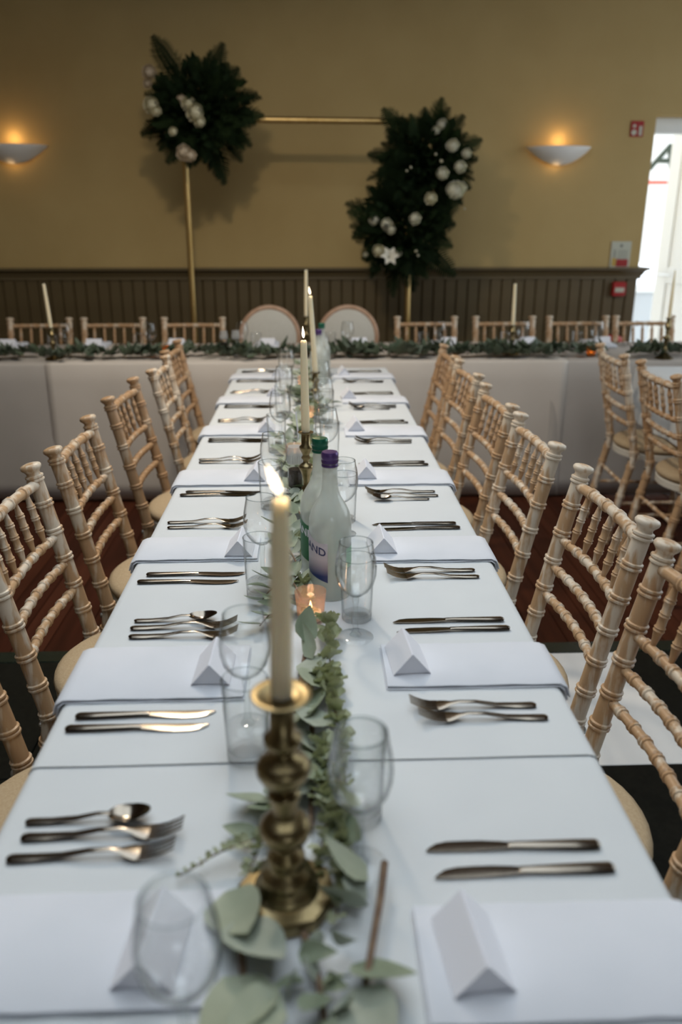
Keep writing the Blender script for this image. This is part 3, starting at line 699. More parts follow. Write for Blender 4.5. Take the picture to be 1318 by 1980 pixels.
for lst, tl, sn in ((Wl, Tl, 'side away from doorway'), (Wr, Tr, 'doorway side')):
    for i, p in enumerate(lst):
        pl = '%s from the head table, long table %s' % (ORD[6 - i], sn)
        z = TZ if p[1] < .9 else TZ1
        wine(*p, z, 'stemmed clear wine glass, ' + pl, 'wine glasses on the long table')
        if tl[i]: tumbler(*tl[i], TZ if tl[i][1] < .87 else TZ1, 'straight clear water tumbler, ' + pl, 'tumblers on the long table')
hg = [-1.345, -.887, -.385, .197, .709, 1.179, 1.591]; ht = [-1.435, -.963, -.31, .105, .626, 1.09, 1.50]
for i in range(7):
    pl = '%s from the doorway end of the head table' % ORD[6 - i]
    wine(hg[i], 4.47 + .01 * (i % 3), HZ, 'clear wine glass, ' + pl, 'wine glasses on the head table')
    tumbler(ht[i], 4.53, HZ, 'clear water tumbler, ' + pl, 'tumblers on the head table', .95)
for i, x in enumerate([-1.775, -1.279, -.80, -.27, .268, .80, 1.27, 1.72]):
    pl = '%s place from the doorway end of the head table' % ORD[7 - i]
    b = MB()
    for k in range(3): b.box((0, 0, .004 + k * .006), (.15 - .006 * k, .26 - .004 * k, .006), None, .0025)
    tag(obj('napkin', b.mesh('napkin', M['napkin']), None, (x, 4.80, HZ)), 'folded white napkin at the ' + pl, 'napkin', 'napkins on the head table')
    c = obj('name_card', CARD, None, (x + .01, 4.76, HZ + .021), (0, 0, R(90) + R(rnd.uniform(-15, 15)))); tag(c, 'white tent card on the napkin, ' + pl, 'name card', 'name cards on the head table')
    for j in range(2):
        tag(obj('table_knife', KM, None, (x - .13 - .025 * j, 4.92, HZ + .0005), (0, 0, R(-90))), '%s knife at the %s' % (('inner', 'outer')[j], pl), 'knife', 'knives on the head table')
        tag(obj('dinner_fork', FM, None, (x + .13 + .03 * j, 4.92, HZ + .0005), (0, 0, R(-90))), '%s fork at the %s' % (('inner', 'outer')[j], pl), 'fork', 'forks on the head table')

# ------------------------------------------------------------------ candlesticks, candles
def candlestick(x, y, z, h, label, kind=0):
    t = thing('candlestick', label, 'candlestick', (x, y, z), R(12) if kind == 0 else R(22.5), 'brass candlesticks'); k = h / .25
    if kind == 0:
        b = MB(); b.lathe([(.050, 0), (.053, .002), (.053, .013), (.050, .016), (.047, .0165), (.030, .020), (0, .020)], 8, a0=R(22.5)); obj('base', b.mesh('base', M['brass'], True, 25), t, scale=(1, 1, k))
        prof = [(.034, .018), (.034, .022), (.029, .027), (.026, .031), (.028, .036), (.026, .041), (.019, .046), (.0175, .052), (.02, .058), (.019, .064), (.012, .069), (.0115, .073), (.016, .077), (.024, .086), (.0268, .094), (.0262, .101), (.020, .107), (.012, .111),
                (.0125, .118), (.0165, .136), (.0165, .139), (.0115, .142), (.0125, .146), (.022, .155), (.0272, .165), (.0272, .172), (.022, .179), (.0115, .184), (.0105, .188), (.015, .192), (.019, .199), (.0188, .205), (.0125, .209), (.0122, .243), (.008, .245)]
        obj('stem', MB().lathe(prof, 32).mesh('stem', M['brass'], True, 60), t, scale=(1, 1, k))
        obj('drip_pan', MB().lathe([(.0, .243), (.013, .243), (.0255, .247), (.0292, .251), (.0296, .2525), (.0285, .2532), (.02, .2505), (.0118, .2492), (.0, .2488)], 32).mesh('drip_pan', M['brass'], True, 60), t, scale=(1, 1, k))
    else:
        obj('base', MB().lathe([(.046, 0), (.048, .002), (.047, .008), (.040, .013), (.03, .02), (.02, .032), (.012, .045)], 8 if kind == 1 else 28).mesh('base', M['brass'], True, 25), t, scale=(1, 1, k))
        prof = [(.012, .044), (.009, .05), (.013, .056), (.0125, .062), (.007, .068), (.008, .085), (.0125, .112), (.018, .128), (.0195, .134), (.015, .141), (.0075, .148), (.008, .156), (.0125, .164), (.0085, .172), (.010, .178), (.0165, .196), (.0165, .202), (.0115, .208), (.0112, .246)]
        obj('stem', MB().lathe(prof, 24).mesh('stem', M['brass'], True, 60), t, scale=(1, 1, k))
        obj('drip_pan', MB().lathe([(0, .244), (.012, .244), (.019, .248), (.0195, .2505), (.0115, .2488), (0, .2486)], 24).mesh('drip_pan', M['brass'], True, 60), t, scale=(1, 1, k))
def candle(x, y, z, h, label, lit=True, lean=(0, 0), rb=.0102, rt=.0076, flame_lean=(-.3, 0)):
    t = thing('taper_candle', label, 'candle', (x, y, z), 0, 'ivory taper candles'); t.rotation_euler = (lean[1], lean[0], 0)
    obj('wax', MB().lathe([(rb * .96, 0), (rb, .003), (rb * .97, h * .3), ((rb + rt) / 2, h * .7), (rt, h - .012), (rt * .97, h - .004), (rt * .75, h - .0005), (rt * .3, h - .002), (0, h - .002)], 24).mesh('wax', M['wax']), t)
    obj('wick', MB().tube([(0, 0, h - .003), (.0004, 0, h + .004), (-.001, 0, h + .009)], .0008, 6).mesh('wick', M['wick']), t)
    if lit:
        fl = obj('flame', MB().lathe([(0, 0), (.002, .0025), (.0034, .007), (.0036, .011), (.0026, .018), (.001, .025), (0, .029)], 14).mesh('flame', M['flame']), t, (0, 0, h + .004), (flame_lean[1], flame_lean[0], 0))
        fl['label'] = 'small bright teardrop flame'
        point('candle_light', (x + math.sin(lean[0]) * h, y, z + h + .03), .25, (1, .62, .3), .008)
candlestick(-.033, .655, TZ, .25, 'wide turned brass candlestick on an octagonal base at the near end of the long table', 0)
candle(-.033, .655, TZ + .2505, .197, 'lit ivory taper candle in the wide octagonal-based brass candlestick', True, (R(1.2), 0), .0108, .0078, (-.42, 0))
candlestick(-.018, 1.925, TZ1, .19, 'slim brass candlestick beside the pepper mill and frosted bottles', 1)
candle(-.018, 1.925, TZ1 + .1905, .224, 'lit ivory taper candle behind the frosted water bottles, long table', True, (R(-.4), 0), .0105, .0078, (-.05, 0))
candlestick(.012, 3.05, TZ1, .145, 'short brass candlestick among greenery at the head table end of the long table', 2)
candle(.012, 3.05, TZ1 + .1455, .285, 'lit ivory taper candle leaning slightly, nearest the head table on the long table', True, (R(-3.2), 0), .0105, .0075, (-.12, 0))
candlestick(-.03, 4.5, HZ, .205, 'brass candlestick on the head table between the two round-backed chairs', 2)
candle(-.03, 4.5, HZ + .206, .245, 'unlit ivory taper candle between the two round-backed chairs', False, (R(.8), 0))
candlestick(-1.382, 4.36, HZ, .165, 'shiny brass candlestick on the head table at the end away from the doorway', 2)
candle(-1.382, 4.36, HZ + .166, .225, 'unlit ivory taper candle at the head table end away from the doorway', False, (R(2.6) * -1, 0))
candlestick(1.105, 4.43, HZ, .16, 'brass candlestick in the greenery of the head table towards the doorway', 2)
candle(1.105, 4.43, HZ + .161, .22, 'unlit ivory taper candle in the head table greenery towards the doorway', False, (R(-1), 0))
candlestick(1.90, 4.27, HZ - .002, .215, 'tall brass candlestick silhouetted against the doorway at the head table end', 1)
candle(1.90, 4.27, HZ + .214, .24, 'slim taper candle silhouetted against the bright doorway', False, (R(-.5), 0), .0095, .004)

# ------------------------------------------------------------------ bottles, mills, votives
LAB = noisy('label_print', (.5, .47, .55), (.5, .47, .55), (1, 1, 1), .5)
nt_ = LAB.node_tree; p_ = nt_.nodes['Principled BSDF']; tc_ = N(LAB, 'ShaderNodeTexCoord'); sp_ = N(LAB, 'ShaderNodeSeparateXYZ'); mr_ = N(LAB, 'ShaderNodeMapRange')
mr_.inputs[1].default_value = .045; mr_.inputs[2].default_value = .115; cr_ = N(LAB, 'ShaderNodeValToRGB')
cr_.color_ramp.elements[0].color = (.012, .035, .16, 1); cr_.color_ramp.elements[0].position = .12; cr_.color_ramp.elements[1].color = (.58, .55, .62, 1); cr_.color_ramp.elements[1].position = .6
L(LAB, tc_.outputs['Object'], sp_.inputs[0]); L(LAB, sp_.outputs[2], mr_.inputs[0]); L(LAB, mr_.outputs[0], cr_.inputs[0]); L(LAB, cr_.outputs[0], p_.inputs['Base Color'])
LABG = mat('label_green', (.02, .16, .06), .5); LABPG = mat('label_pale_green', (.32, .55, .38), .6)
BPROF = [(0, .004), (.03, 0), (.0385, .002), (.040, .008), (.040, .145), (.0393, .158), (.0365, .171), (.0315, .183), (.0245, .195), (.019, .205), (.016, .216), (.0142, .236), (.0135, .262), (.0148, .265), (.0148, .269), (.0135, .271), (.0135, .276)]
BME = MB().lathe(BPROF + [(.011, .276), (.011, .262), (.0125, .236), (.0142, .216), (.0172, .205), (.0225, .195), (.0295, .183), (.0345, .171), (.0373, .158), (.038, .145), (.038, .012), (0, .012)], 36).mesh('bottle_glass', M['bottle'])
BWA = MB().lathe([(0, .0125), (.0372, .0125), (.0375, .118), (0, .118)], 32).mesh('water', thin_glass('water', (.95, .97, .96), (.75, .8, .78)))
def cap_mesh(m):
    prof = [(.0152, .262), (.0155, .2625), (.0155, .266), (.0148, .267), (.0148, .269), (.0158, .27), (.0158, .274), (.015, .2745), (.015, .277), (.0158, .278), (.0158, .287), (.014, .290), (0, .2902)]
    return MB().lathe(prof, 28).mesh('cap', m)
CAPG, CAPP = cap_mesh(M['capg']), cap_mesh(M['capp'])
def patch(r, a0, a1, z0f, z1f, n, m, nm):
    rows = [[], []]
    for i in range(n + 1):
        q = i / n; a = a0 + (a1 - a0) * q
        for k, zf in enumerate((z0f, z1f)): rows[k].append((r * math.cos(a), r * math.sin(a), zf(q)))
    b = MB(); b.grid(rows); b.grid([[(x * 1.004, y * 1.004, z) for x, y, z in r_] for r_ in rows]); return b.mesh(nm, m)
def wrap_text(s, size, r, a_end, zbase, m, slope=0.0, depth=.0002):
    me = text_mesh(s, size, m, depth); wmax = max(v.co.x for v in me.vertices)
    for v in me.vertices:
        u = v.co.x - wmax; a = a_end + u / r; rr = r + v.co.z; z = zbase + v.co.y + slope * u; v.co = (rr * math.cos(a), rr * math.sin(a), z)
    return me
def bottle(x, y, z, h, cap, label, green, a_edge, detail=True):
    t = thing('water_bottle', label, 'bottle', (x, y, z), 0, 'glass water bottles'); k = h / .29; t.scale = (1, 1, k)
    obj('glass_body', BME, t); obj('water', BWA, t); obj('cap', cap, t)
    if detail:
        a0 = a_edge - R(150)
        lb = obj('label', patch(.0404, a0, a_edge, lambda q: .066 - .026 * q ** 1.4, lambda q: .135 - .004 * math.sin(q * 9) - .012 * q, 24, LABG if green else LAB, 'label'), t)
        lb['label'] = 'green label' if green else 'label fading from grey to blue'
        lt = obj('lettering', wrap_text('HIGHLAND', .0215, .0407, a_edge - R(5), .094, M['card'] if green else M['label_ink'], -.25), lb)
        obj('back_label', patch(.0401, a_edge + R(55), a_edge + R(150), lambda q: .065, lambda q: .105, 12, LABPG, 'back_label'), t)
a_front = R(-90)
bottle(.030, 1.40, TZ1, .283, CAPP, 'frosty glass water bottle with a purple cap and blue label, long table', False, R(-98))
bottle(.013, 1.485, TZ1, .287, CAPG, 'frosty glass water bottle with a green cap behind the purple-capped one', True, R(-105))
bottle(.030, 3.62, TZ1, .24, CAPP, 'glass water bottle with a purple cap near the head table', False, R(-98), False)
bottle(.046, 3.78, TZ1, .25, CAPG, 'glass water bottle with a green cap near the head table', True, R(-105), False)
def mill(x, y, z, m, label):
    t = thing('spice_mill', label, 'mill', (x, y, z), 0, 'spice mills')
    obj('contents', MB().lathe([(0, .004), (.0175, .004), (.0182, .03), (.0175, .078), (0, .078)], 20).mesh('contents', m), t)
    obj('jar', MB().lathe([(0, 0), (.0195, 0), (.0205, .004), (.0205, .04), (.0195, .082), (.0178, .09), (.0178, .096), (0, .0965)], 24).mesh('jar', M['glass']), t)
    b = MB(); b.lathe([(.0195, .094), (.021, .096), (.021, .118), (.0195, .121), (.02, .124), (.0185, .138), (.0, .1385)], 24)
    for i in range(20):
        a = 2 * math.pi * i / 20; b.box((.0212 * math.cos(a), .0212 * math.sin(a), .107), (.0016, .0016, .02))
    obj('grinder_top', b.mesh('grinder_top', M['milltop']), t)
mill(-.047, 1.985, TZ1, M['pepper'], 'dark pepper mill with a clear ribbed top beside the slim brass candlestick')
mill(-.478, 4.42, HZ, M['pepper'], 'dark pepper mill on the head table next to the salt mill')
mill(-.415, 4.43, HZ, M['salt'], 'pale salt mill on the head table next to the pepper mill')
VOT = MB().lathe([(0, 0), (.022, 0), (.0235, .002), (.0255, .03), (.0285, .058), (.0282, .0595), (.0272, .058), (.0245, .03), (.0225, .004), (0, .0035)], 32)
def votive(x, y, z, m, label, s=1):
    t = thing('votive_holder', label, 'candle holder', (x, y, z), 0, 'glass votive holders'); t.scale = (s, s, s)
    obj('glass_cup', VOT.mesh('glass_cup', m), t)
    c = thing('tealight', 'small tealight inside the ' + label, 'tealight', (x, y, z + .005 * s), 0, 'tealights')
    obj('wax', MB().lathe([(.0, 0), (.019, 0), (.0195, .014), (.0185, .0145), (.017, .0125), (0, .012)], 20).mesh('wax', M['wax']), c)
    f = obj('flame', MB().lathe([(0, .016), (.0025, .019), (.003, .024), (.0012, .032), (0, .036)], 10).mesh('flame', M['ember']), c)
    point('tealight_light', (x, y, z + .038 * s), .03, (1, .6, .35), .006)
votive(-.008, 1.285, TZ1, M['votive'], 'rose gold glass votive in front of the purple-capped bottle')
votive(-.055, 2.30, TZ1, M['votive'], 'rose gold glass votive behind the pepper mill')
votive(-.02, 2.86, TZ1, M['votive'], 'rose gold glass votive in the greenery before the leaning candle', .9)
votive(-.04, 3.5, TZ1, M['votive'], 'rose gold glass votive at the head table end', .9)
votive(-.80, 4.44, HZ, M['amber'], 'amber glass votive on the head table, wall-lamp half')
votive(.80, 4.44, HZ, M['amber'], 'amber glass votive on the head table by the flower stand leg', .8)
votive(1.53, 4.36, HZ, M['amber'], 'amber glass votive on the head table near the side table chairs')
tag(obj('white_stick', MB().tube([(-.045, 2.42, TZ1 + .04), (-.052, 2.43, TZ1 + .13)], .0022, 8).mesh('white_stick', M['card'])), 'thin white stick rising out of the greenery on the long table', 'stick')

# ------------------------------------------------------------------ eucalyptus
def leaf_mesh(L_, W_, curl, fold, m, round_=.5):
    rows = []; n = 7
    for i in range(n):
        q = i / (n - 1); wd = W_ / 2 * (math.sin(math.pi * q ** round_) ** .75 if 0 < q < 1 else .03)
        x = L_ * q; z = curl * q * q - .15 * curl * math.sin(q * math.pi)
        rows.append([(x, -wd, z + fold * wd), (x, -wd * .5, z + fold * wd * .3), (x, 0, z), (x, wd * .5, z + fold * wd * .3), (x, wd, z + fold * wd)])
    b = MB(); b.grid(rows); b.grid([[(x, y, z - .0006) for x, y, z in r][::-1] for r in rows]); return b.mesh('leaf', m)
BIG = [leaf_mesh(.066, .046, .012, .18, M['euc'][i % 3], .62) for i in range(3)] + [leaf_mesh(.058, .030, -.008, .3, M['euc'][1], .55), leaf_mesh(.05, .044, .016, -.15, M['euc'][2], .6), leaf_mesh(.075, .034, .01, .25, M['euc'][0], .55)]
DRK = [leaf_mesh(.062, .042, .012, .2, M['eucdark'][0], .6), leaf_mesh(.052, .04, -.006, .25, M['eucdark'][1], .6), leaf_mesh(.068, .032, .01, .3, M['eucdark'][0], .55), leaf_mesh(.05, .034, .014, -.2, M['eucdark'][1], .6)]
def orient(d, roll, up=Vector((0, 0, 1))):
    d = d.normalized(); s = up.cross(d)
    if s.length < 1e-4: s = Vector((0, 1, 0))
    s.normalize(); u = d.cross(s); m = Matrix((d, s, u)).transposed().to_4x4(); return m @ Matrix.Rotation(roll, 4, 'X')
def sprig(x, y, z, ang, ln, n, leaves, label, group, sc=1.0, lift=.012, rg=rnd, els=(.02, .55), spread=1.0):
    t = thing('eucalyptus_sprig', label, 'greenery', (x, y, z), 0, group)
    d = Vector((math.cos(ang), math.sin(ang), 0)); side = Vector((-d.y, d.x, 0)); bend = rg.uniform(-.18, .18)
    pt = lambda q: d * (ln * q) + side * (bend * ln * q * q) + Vector((0, 0, lift + .012 * math.sin(q * math.pi)))
    obj('stem', MB().tube([pt(i / 6) for i in range(7)], [.0022 - .0012 * i / 6 for i in range(7)], 6).mesh('stem', M['twig']), t)
    for i in range(n):
        q = (i + .6) / n; s = 1 if i % 2 else -1; a = ang + s * rg.uniform(.45, 1.2) * spread
        el = rg.uniform(*els); dd = Vector((math.cos(a) * math.cos(el), math.sin(a) * math.cos(el), math.sin(el)))
        k = sc * rg.uniform(.7, 1.1) * (1 - .25 * q); mx = Matrix.Translation(pt(min(q, 1))) @ orient(dd, rg.uniform(-.7, .7)) @ Matrix.Scale(k, 4)
        obj('leaf', rg.choice(leaves), t, mx=mx)
def baby_sprig(x, y, z, path, label, group, r0=.011, n=20, rg=rnd):
    """long strand of small round paired leaves"""
    t = thing('baby_eucalyptus_strand', label, 'greenery', (x, y, z), 0, group)
    P_ = [Vector(p) for p in path]
    def pt(q):
        f = q * (len(P_) - 1); i = min(int(f), len(P_) - 2); return P_[i].lerp(P_[i + 1], f - i)
    obj('stem', MB().tube([pt(i / 14) for i in range(15)], .0012, 5).mesh('stem', M['twig']), t)
    b = MB()
    for i in range(n):
        q = i / (n - 1); p = pt(q); tg = (pt(min(1, q + .02)) - pt(max(0, q - .02))).normalized(); rr = r0 * (1.15 - .6 * q) * rg.uniform(.8, 1.2)
        a0 = rg.uniform(0, 3.14)
        for s in (0, math.pi):
            a = a0 + s + rg.uniform(-.3, .3); side = tg.cross(Vector((0, 0, 1))).normalized(); up = side.cross(tg)
            dd = (side * math.cos(a) + up * (abs(math.sin(a)) + .1) + tg * rg.uniform(.2, .7)).normalized()
            o = orient(dd, rg.uniform(-1, 1)); T = Matrix.Translation(p) @ o; rows = []
            for k in range(4):
                u = (0, .45, 1.2, 2)[k]; wd = (.05, .85, .95, .12)[k]; rows.append([(rr * u, -rr * wd, .15 * rr * u), (rr * u, 0, 0), (rr * u, rr * wd, .15 * rr * u)])
            b.grid(rows, T)
    o = obj('leaves', b.mesh('leaves', M['baby']), t); o['kind'] = 'stuff'
gm = 'eucalyptus runner on the long table'
rg = random.Random(21)
# big individual foreground sprigs (placed to follow the photograph's runner)
def fg(label, x, y, stem, leaves):
    t = thing('eucalyptus_sprig', label, 'greenery', (x, y, TZ), 0, gm)
    if stem: obj('stem', MB().tube([Vector(p) for p in stem], [.0042 - .001 * i / (len(stem) - 1) for i in range(len(stem))], 8).mesh('stem', M['twig']), t)
    for (lx, ly, lz, ang, el, roll, k, li) in leaves:
        dd = Vector((math.cos(R(ang)) * math.cos(R(el)), math.sin(R(ang)) * math.cos(R(el)), math.sin(R(el))))
        obj('leaf', BIG[li], t, mx=Matrix.Translation((lx - x, ly - y, lz)) @ orient(dd, R(roll)) @ Matrix.Scale(k, 4))
fg('broad grey-green eucalyptus leaves in front of the octagonal candlestick base', -.05, .57, [(-.03, .05, .006), (-.02, -.02, .008), (-.03, -.1, .01)],
   [(-.098, .655, .014, -66, 8, 14, 1.3, 0), (-.082, .612, .022, -56, 6, -12, 1.3, 2), (-.055, .558, .012, -115, 4, 10, 1.45, 0), (-.035, .53, .02, -135, 6, -12, 1.0, 0), (-.02, .57, .022, -20, 25, 30, .7, 3), (-.03, .55, .012, -70, 30, 60, .6, 4)])
fg('thick brown eucalyptus branch with leaves beside the octagonal candlestick', .045, .6, [(.026, .075, .028), (.018, .03, .026), (.004, -.03, .02), (-.012, -.1, .014)],
   [(.052, .655, .024, 150, 22, 20, .95, 0), (.05, .625, .022, 170, 5, 70, .8, 2), (.03, .56, .018, -35, 12, -25, 1.05, 1), (.035, .585, .02, -150, 30, 50, .6, 4), (.028, .545, .02, -160, 22, 40, .55, 3), (.030, .535, .018, -72, 6, 12, 1.3, 2), (.05, .66, .02, -140, 14, -30, .8, 4)])
fg('curled eucalyptus leaves between the octagonal candlestick and votive', -.01, 1.12, [(-.02, -.14, .008), (-.01, 0, .01), (0, .1, .02)],
   [(-.018, 1.15, .035, 85, 35, 35, .95, 1), (-.005, 1.12, .02, 100, 30, -50, .9, 5), (-.03, 1.06, .015, -80, 12, -20, 1.0, 0), (-.02, 1.0, .012, -95, 8, 20, 1.25, 0), (-.012, .94, .012, -85, 5, -25, 1.2, 2), (-.02, .88, .014, -110, 8, 25, 1.2, 1), (-.005, .84, .014, -60, 6, -30, 1.0, 3), (-.055, .80, .012, -160, 12, 20, .9, 0), (-.03, .82, .012, -150, 4, -20, .9, 4), (.0, .8, .02, -40, 20, 10, .8, 1)])
fg('pale broad eucalyptus leaves filling the runner between candlestick and round-leaved strands', -.01, .95, [(0, .2, .008), (.004, 0, .008), (.002, -.2, .01)],
   [(-.012, 1.13, .016, -75, 6, 20, 1.15, 2), (.002, 1.08, .02, -100, 8, -20, 1.2, 0), (-.014, 1.03, .014, -80, 5, 25, 1.2, 1), (.0, .98, .02, -95, 8, -15, 1.25, 2), (-.008, .92, .015, -70, 6, 25, 1.2, 0), (.004, .87, .02, -105, 9, -22, 1.2, 1), (-.012, .83, .014, -120, 5, 20, 1.15, 2), (.01, .80, .022, -60, 10, -15, 1.1, 0), (-.03, .79, .016, -145, 8, 20, .95, 1), (.012, .745, .02, -50, 10, 25, .95, 1), (-.07, .735, .012, 160, 12, -20, .75, 3)])
fg('small curled eucalyptus leaves on a twig in front of the octagonal candlestick', .0, .545, [(-.015, .06, .008), (0, 0, .014), (.008, -.08, .014)],
   [(-.012, .59, .014, -30, 25, 30, .55, 4), (.0, .56, .018, -140, 30, -30, .55, 4), (.004, .545, .016, -50, 35, 40, .6, 3), (.0, .53, .02, -110, 20, 10, .65, 1), (.008, .515, .018, -20, 30, -40, .55, 4), (-.014, .55, .012, -160, 15, 20, .6, 3), (.0, .505, .016, -80, 15, 30, .7, 0)])
baby_sprig(.012, .80, TZ, [(-.01, 0, .02), (.012, -.06, .026), (.016, -.12, .02), (.006, -.18, .014)], 'short round-leaved strand curling past the octagonal candlestick base', gm, .0115, 18, rg)
baby_sprig(-.045, .80, TZ, [(0.01, 0, .014), (-.006, -.05, .02), (-.02, -.09, .022), (-.03, -.12, .014)], 'short round-leaved strand beside the octagonal candlestick stem', gm, .009, 14, rg)
baby_sprig(.02, 1.24, TZ, [(0, 0, .03), (.004, -.09, .026), (.0, -.2, .018), (.012, -.32, .014), (.016, -.42, .014)], 'long strand of small round eucalyptus leaves trailing from the votive', gm, .0125, 34, rg)
baby_sprig(.004, 1.08, TZ, [(0.01, 0, .02), (.022, -.08, .02), (.028, -.18, .016), (.008, -.32, .014), (-.008, -.42, .012)], 'second strand of small round eucalyptus leaves beside the first', gm, .0125, 30, rg)
baby_sprig(.005, .9, TZ, [(0, 0, .015), (.004, -.1, .018), (.016, -.19, .015), (.03, -.26, .012)], 'short strand of round leaves behind the octagonal candlestick', gm, .012, 20, rg)
baby_sprig(-.05, .74, TZ, [(0.02, 0, .02), (-.02, -.02, .024), (-.06, -.035, .02), (-.10, -.055, .008)], 'thin wispy strand reaching left from the octagonal candlestick', gm, .0062, 16, rg)
lbl = ['loose eucalyptus sprig in the runner, %s']
def where(y):
    return 'beside the frosted bottles' if y < 1.75 else 'around the slim brass candlestick' if y < 2.15 else 'just past the slim brass candlestick' if y < 2.6 else 'near the short leaning-candle holder' if y < 3.2 else 'at the head table end'
y = 1.36; i = 0
while y < 3.98:
    for s in range(2):
        xx = -.032 + rg.uniform(-.02, .02) + (.012 if y > 2.2 else -.006)
        sprig(xx, y + rg.uniform(-.03, .03), TZ1, R(90 + rg.uniform(-35, 35) + 180 * s), rg.uniform(.1, .16), 9, BIG, 'loose grey-green eucalyptus sprig on the long table, ' + where(y), gm + ', ' + where(y), rg.uniform(.8, 1.05), .014, rg)
    if i % 2 == 0: baby_sprig(xx + .02, y + .05, TZ1, [(0, 0, .02), (rg.uniform(-.01, .015), -.07, .025), (rg.uniform(-.015, .02), -.15, .012)], 'small round-leaved strand on the long table, ' + where(y), gm + ' strands, ' + where(y), .011, 15, rg)
    y += .135; i += 1
gh = 'eucalyptus garland along the head table front'
def hwhere(x):
    return 'at the end away from the doorway' if x < -1.1 else 'before the chairs on the wall-lamp side' if x < -.5 else 'before the round-backed chairs' if x < .5 else 'by the flower stand leg' if x < 1.0 else 'around the doorway-side candlestick' if x < 1.4 else 'at the doorway end'
x = -2.15; rg = random.Random(5); i = 0
while x < 2.3:
    s = 1 if rg.random() < .5 else -1
    big = 1.75 if .2 < x < 1.3 else 1.45
    sprig(x, (4.31, 4.39)[i % 2] + rg.uniform(-.015, .03), HZ, R(90 - 90 * s + rg.uniform(-25, 25)), rg.uniform(.13, .18), 10, DRK, 'dark green eucalyptus sprig in the head table garland, ' + hwhere(x), gh + ', ' + hwhere(x), big * rg.uniform(.75, 1.0), .022, rg, (.1, .95), .9)
    x += .052; i += 1
for x_, a_ in ((.22, 10), (.32, 170), (.40, 20), (.98, 15), (1.10, 190), (1.16, -20), (1.02, 160)):
    sprig(x_, 4.29, HZ, R(a_), .12, 7, DRK[:2], 'dark broad-leaved eucalyptus sprig at the garland front, ' + hwhere(x_), gh + ' front, ' + hwhere(x_), 1.6, .02, rg, (.3, 1.1), 1.1)

# ------------------------------------------------------------------ flower stand and arrangements
st = thing('flower_stand', 'tall brass tube frame with flowers standing between head table chairs and wall', 'stand', (-.07, 5.47, 0))
FX0, FX1, FT = -.705, .715, 2.05
obj('upright', MB().tube([(FX0 - .015, 0, .012), (FX0, 0, FT)], .0195, 16).mesh('upright', M['brassframe']), st)
obj('upright', MB().tube([(FX1 + .005, 0, .012), (FX1 - .012, 0, FT)], .0195, 16).mesh('upright', M['brassframe']), st)
obj('top_bar', MB().tube([(FX0, 0, FT + .005), (FX1 - .012, 0, FT - .005)], .0195, 16).mesh('top_bar', M['brassframe']), st)
for xx in (FX0 - .015, FX1 + .005): obj('foot', MB().box((xx, 0, .006), (.1, .42, .012), None, .003).mesh('foot', M['brassframe'], False), st)
def frond_mesh(Ln, Wd, droop, m, seed):
    rr = random.Random(seed); b = MB(); n = 17
    sp = lambda q: Vector((Ln * q, 0, -droop * q * q))
    b.tube([sp(i / 6) for i in range(7)], [.0022 - .0016 * i / 6 for i in range(7)], 4)
    for i in range(n):
        q = .1 + .9 * i / n; wl = Wd * (math.sin(math.pi * (q * .82 + .16)) ** .8) * (1 - .35 * q) * rr.uniform(.85, 1.1)
        for s in (-1, 1):
            p = sp(q); d = Vector((.52, s, -.22 * rr.random())).normalized(); nn = Vector((0, 0, 1)); wdir = Vector((1, -s * .5, 0)).normalized(); k = 6; rows = []
            for j in range(k + 1):
                u = j / k; h = .0105 * (1 - u) ** .6 * (1.0 if j % 2 == 0 else .55) * Ln / .3 + .0004
                c = p + d * (wl * u) + Vector((0, 0, -.012 * u * u)); rows.append([c - wdir * h, c + wdir * h * .9])
            b.grid(rows)
    return b.mesh('fern_frond', m)
FR = [frond_mesh(.30, .13, .05, M['fern'][0], 1), frond_mesh(.28, .12, .02, M['fern'][1], 2), frond_mesh(.32, .125, .09, M['fern'][0], 3), frond_mesh(.25, .11, .0, M['fern'][0], 4)]
def bloom_mesh(rad, m, seed, open_=1.0):
    """ball of overlapping cupped petals, opening outwards"""
    rr = random.Random(seed); b = MB()
    for k in range(6):
        ph = R(6 + 17 * k * open_); npet = 3 + 2 * k; rb = rad * (.62 + .075 * k)
        for i in range(npet):
            a = 2 * math.pi * (i + rr.uniform(-.2, .2)) / npet + k * .9; wd = min(1.1, 2.9 / npet); rows = []; lift = rr.uniform(.02, .14)
            for u in range(5):
                q = u / 4; pp = ph + R(38) * (1 - q) - R(10) * q; row = []
                for v in (-1, -.5, 0, .5, 1):
                    r_ = rb * (.86 + (.12 + lift) * q * q - .07 * v * v * (1 - q)) ; aa = a + v * wd * (.55 + .45 * math.sin(math.pi * (.15 + .6 * q)))
                    row.append((r_ * math.sin(pp) * math.cos(aa), r_ * math.sin(pp) * math.sin(aa), r_ * math.cos(pp) - .08 * rad * v * v * q))
                rows.append(row)
            b.grid(rows)
    b.lathe([(0, -.5 * rad), (.35 * rad, -.3 * rad), (.5 * rad, .0), (.42 * rad, .3 * rad), (.2 * rad, .48 * rad), (0, .52 * rad)], 12)
    return b.mesh('bloom', m)
def lily_mesh(rad, m):
    b = MB()
    for i in range(6):
        a = i * math.pi / 3; rows = []
        for u in range(7):
            q = u / 6; r_ = rad * (.08 + 1.0 * q ** 1.6); z = rad * (1.1 * q - .55 * q ** 3); wd = rad * .34 * math.sin(math.pi * (.08 + .88 * q))
            rows.append([(r_ * math.cos(a) - v * wd * math.sin(a), r_ * math.sin(a) + v * wd * math.cos(a), z + .12 * rad * v * v) for v in (-1, -.5, 0, .5, 1)])
        b.grid(rows)
    return b.mesh('lily', m)
BL = [bloom_mesh(1, M['cream'][i], i, (1.0, 1.15, .9)[i]) for i in range(3)]
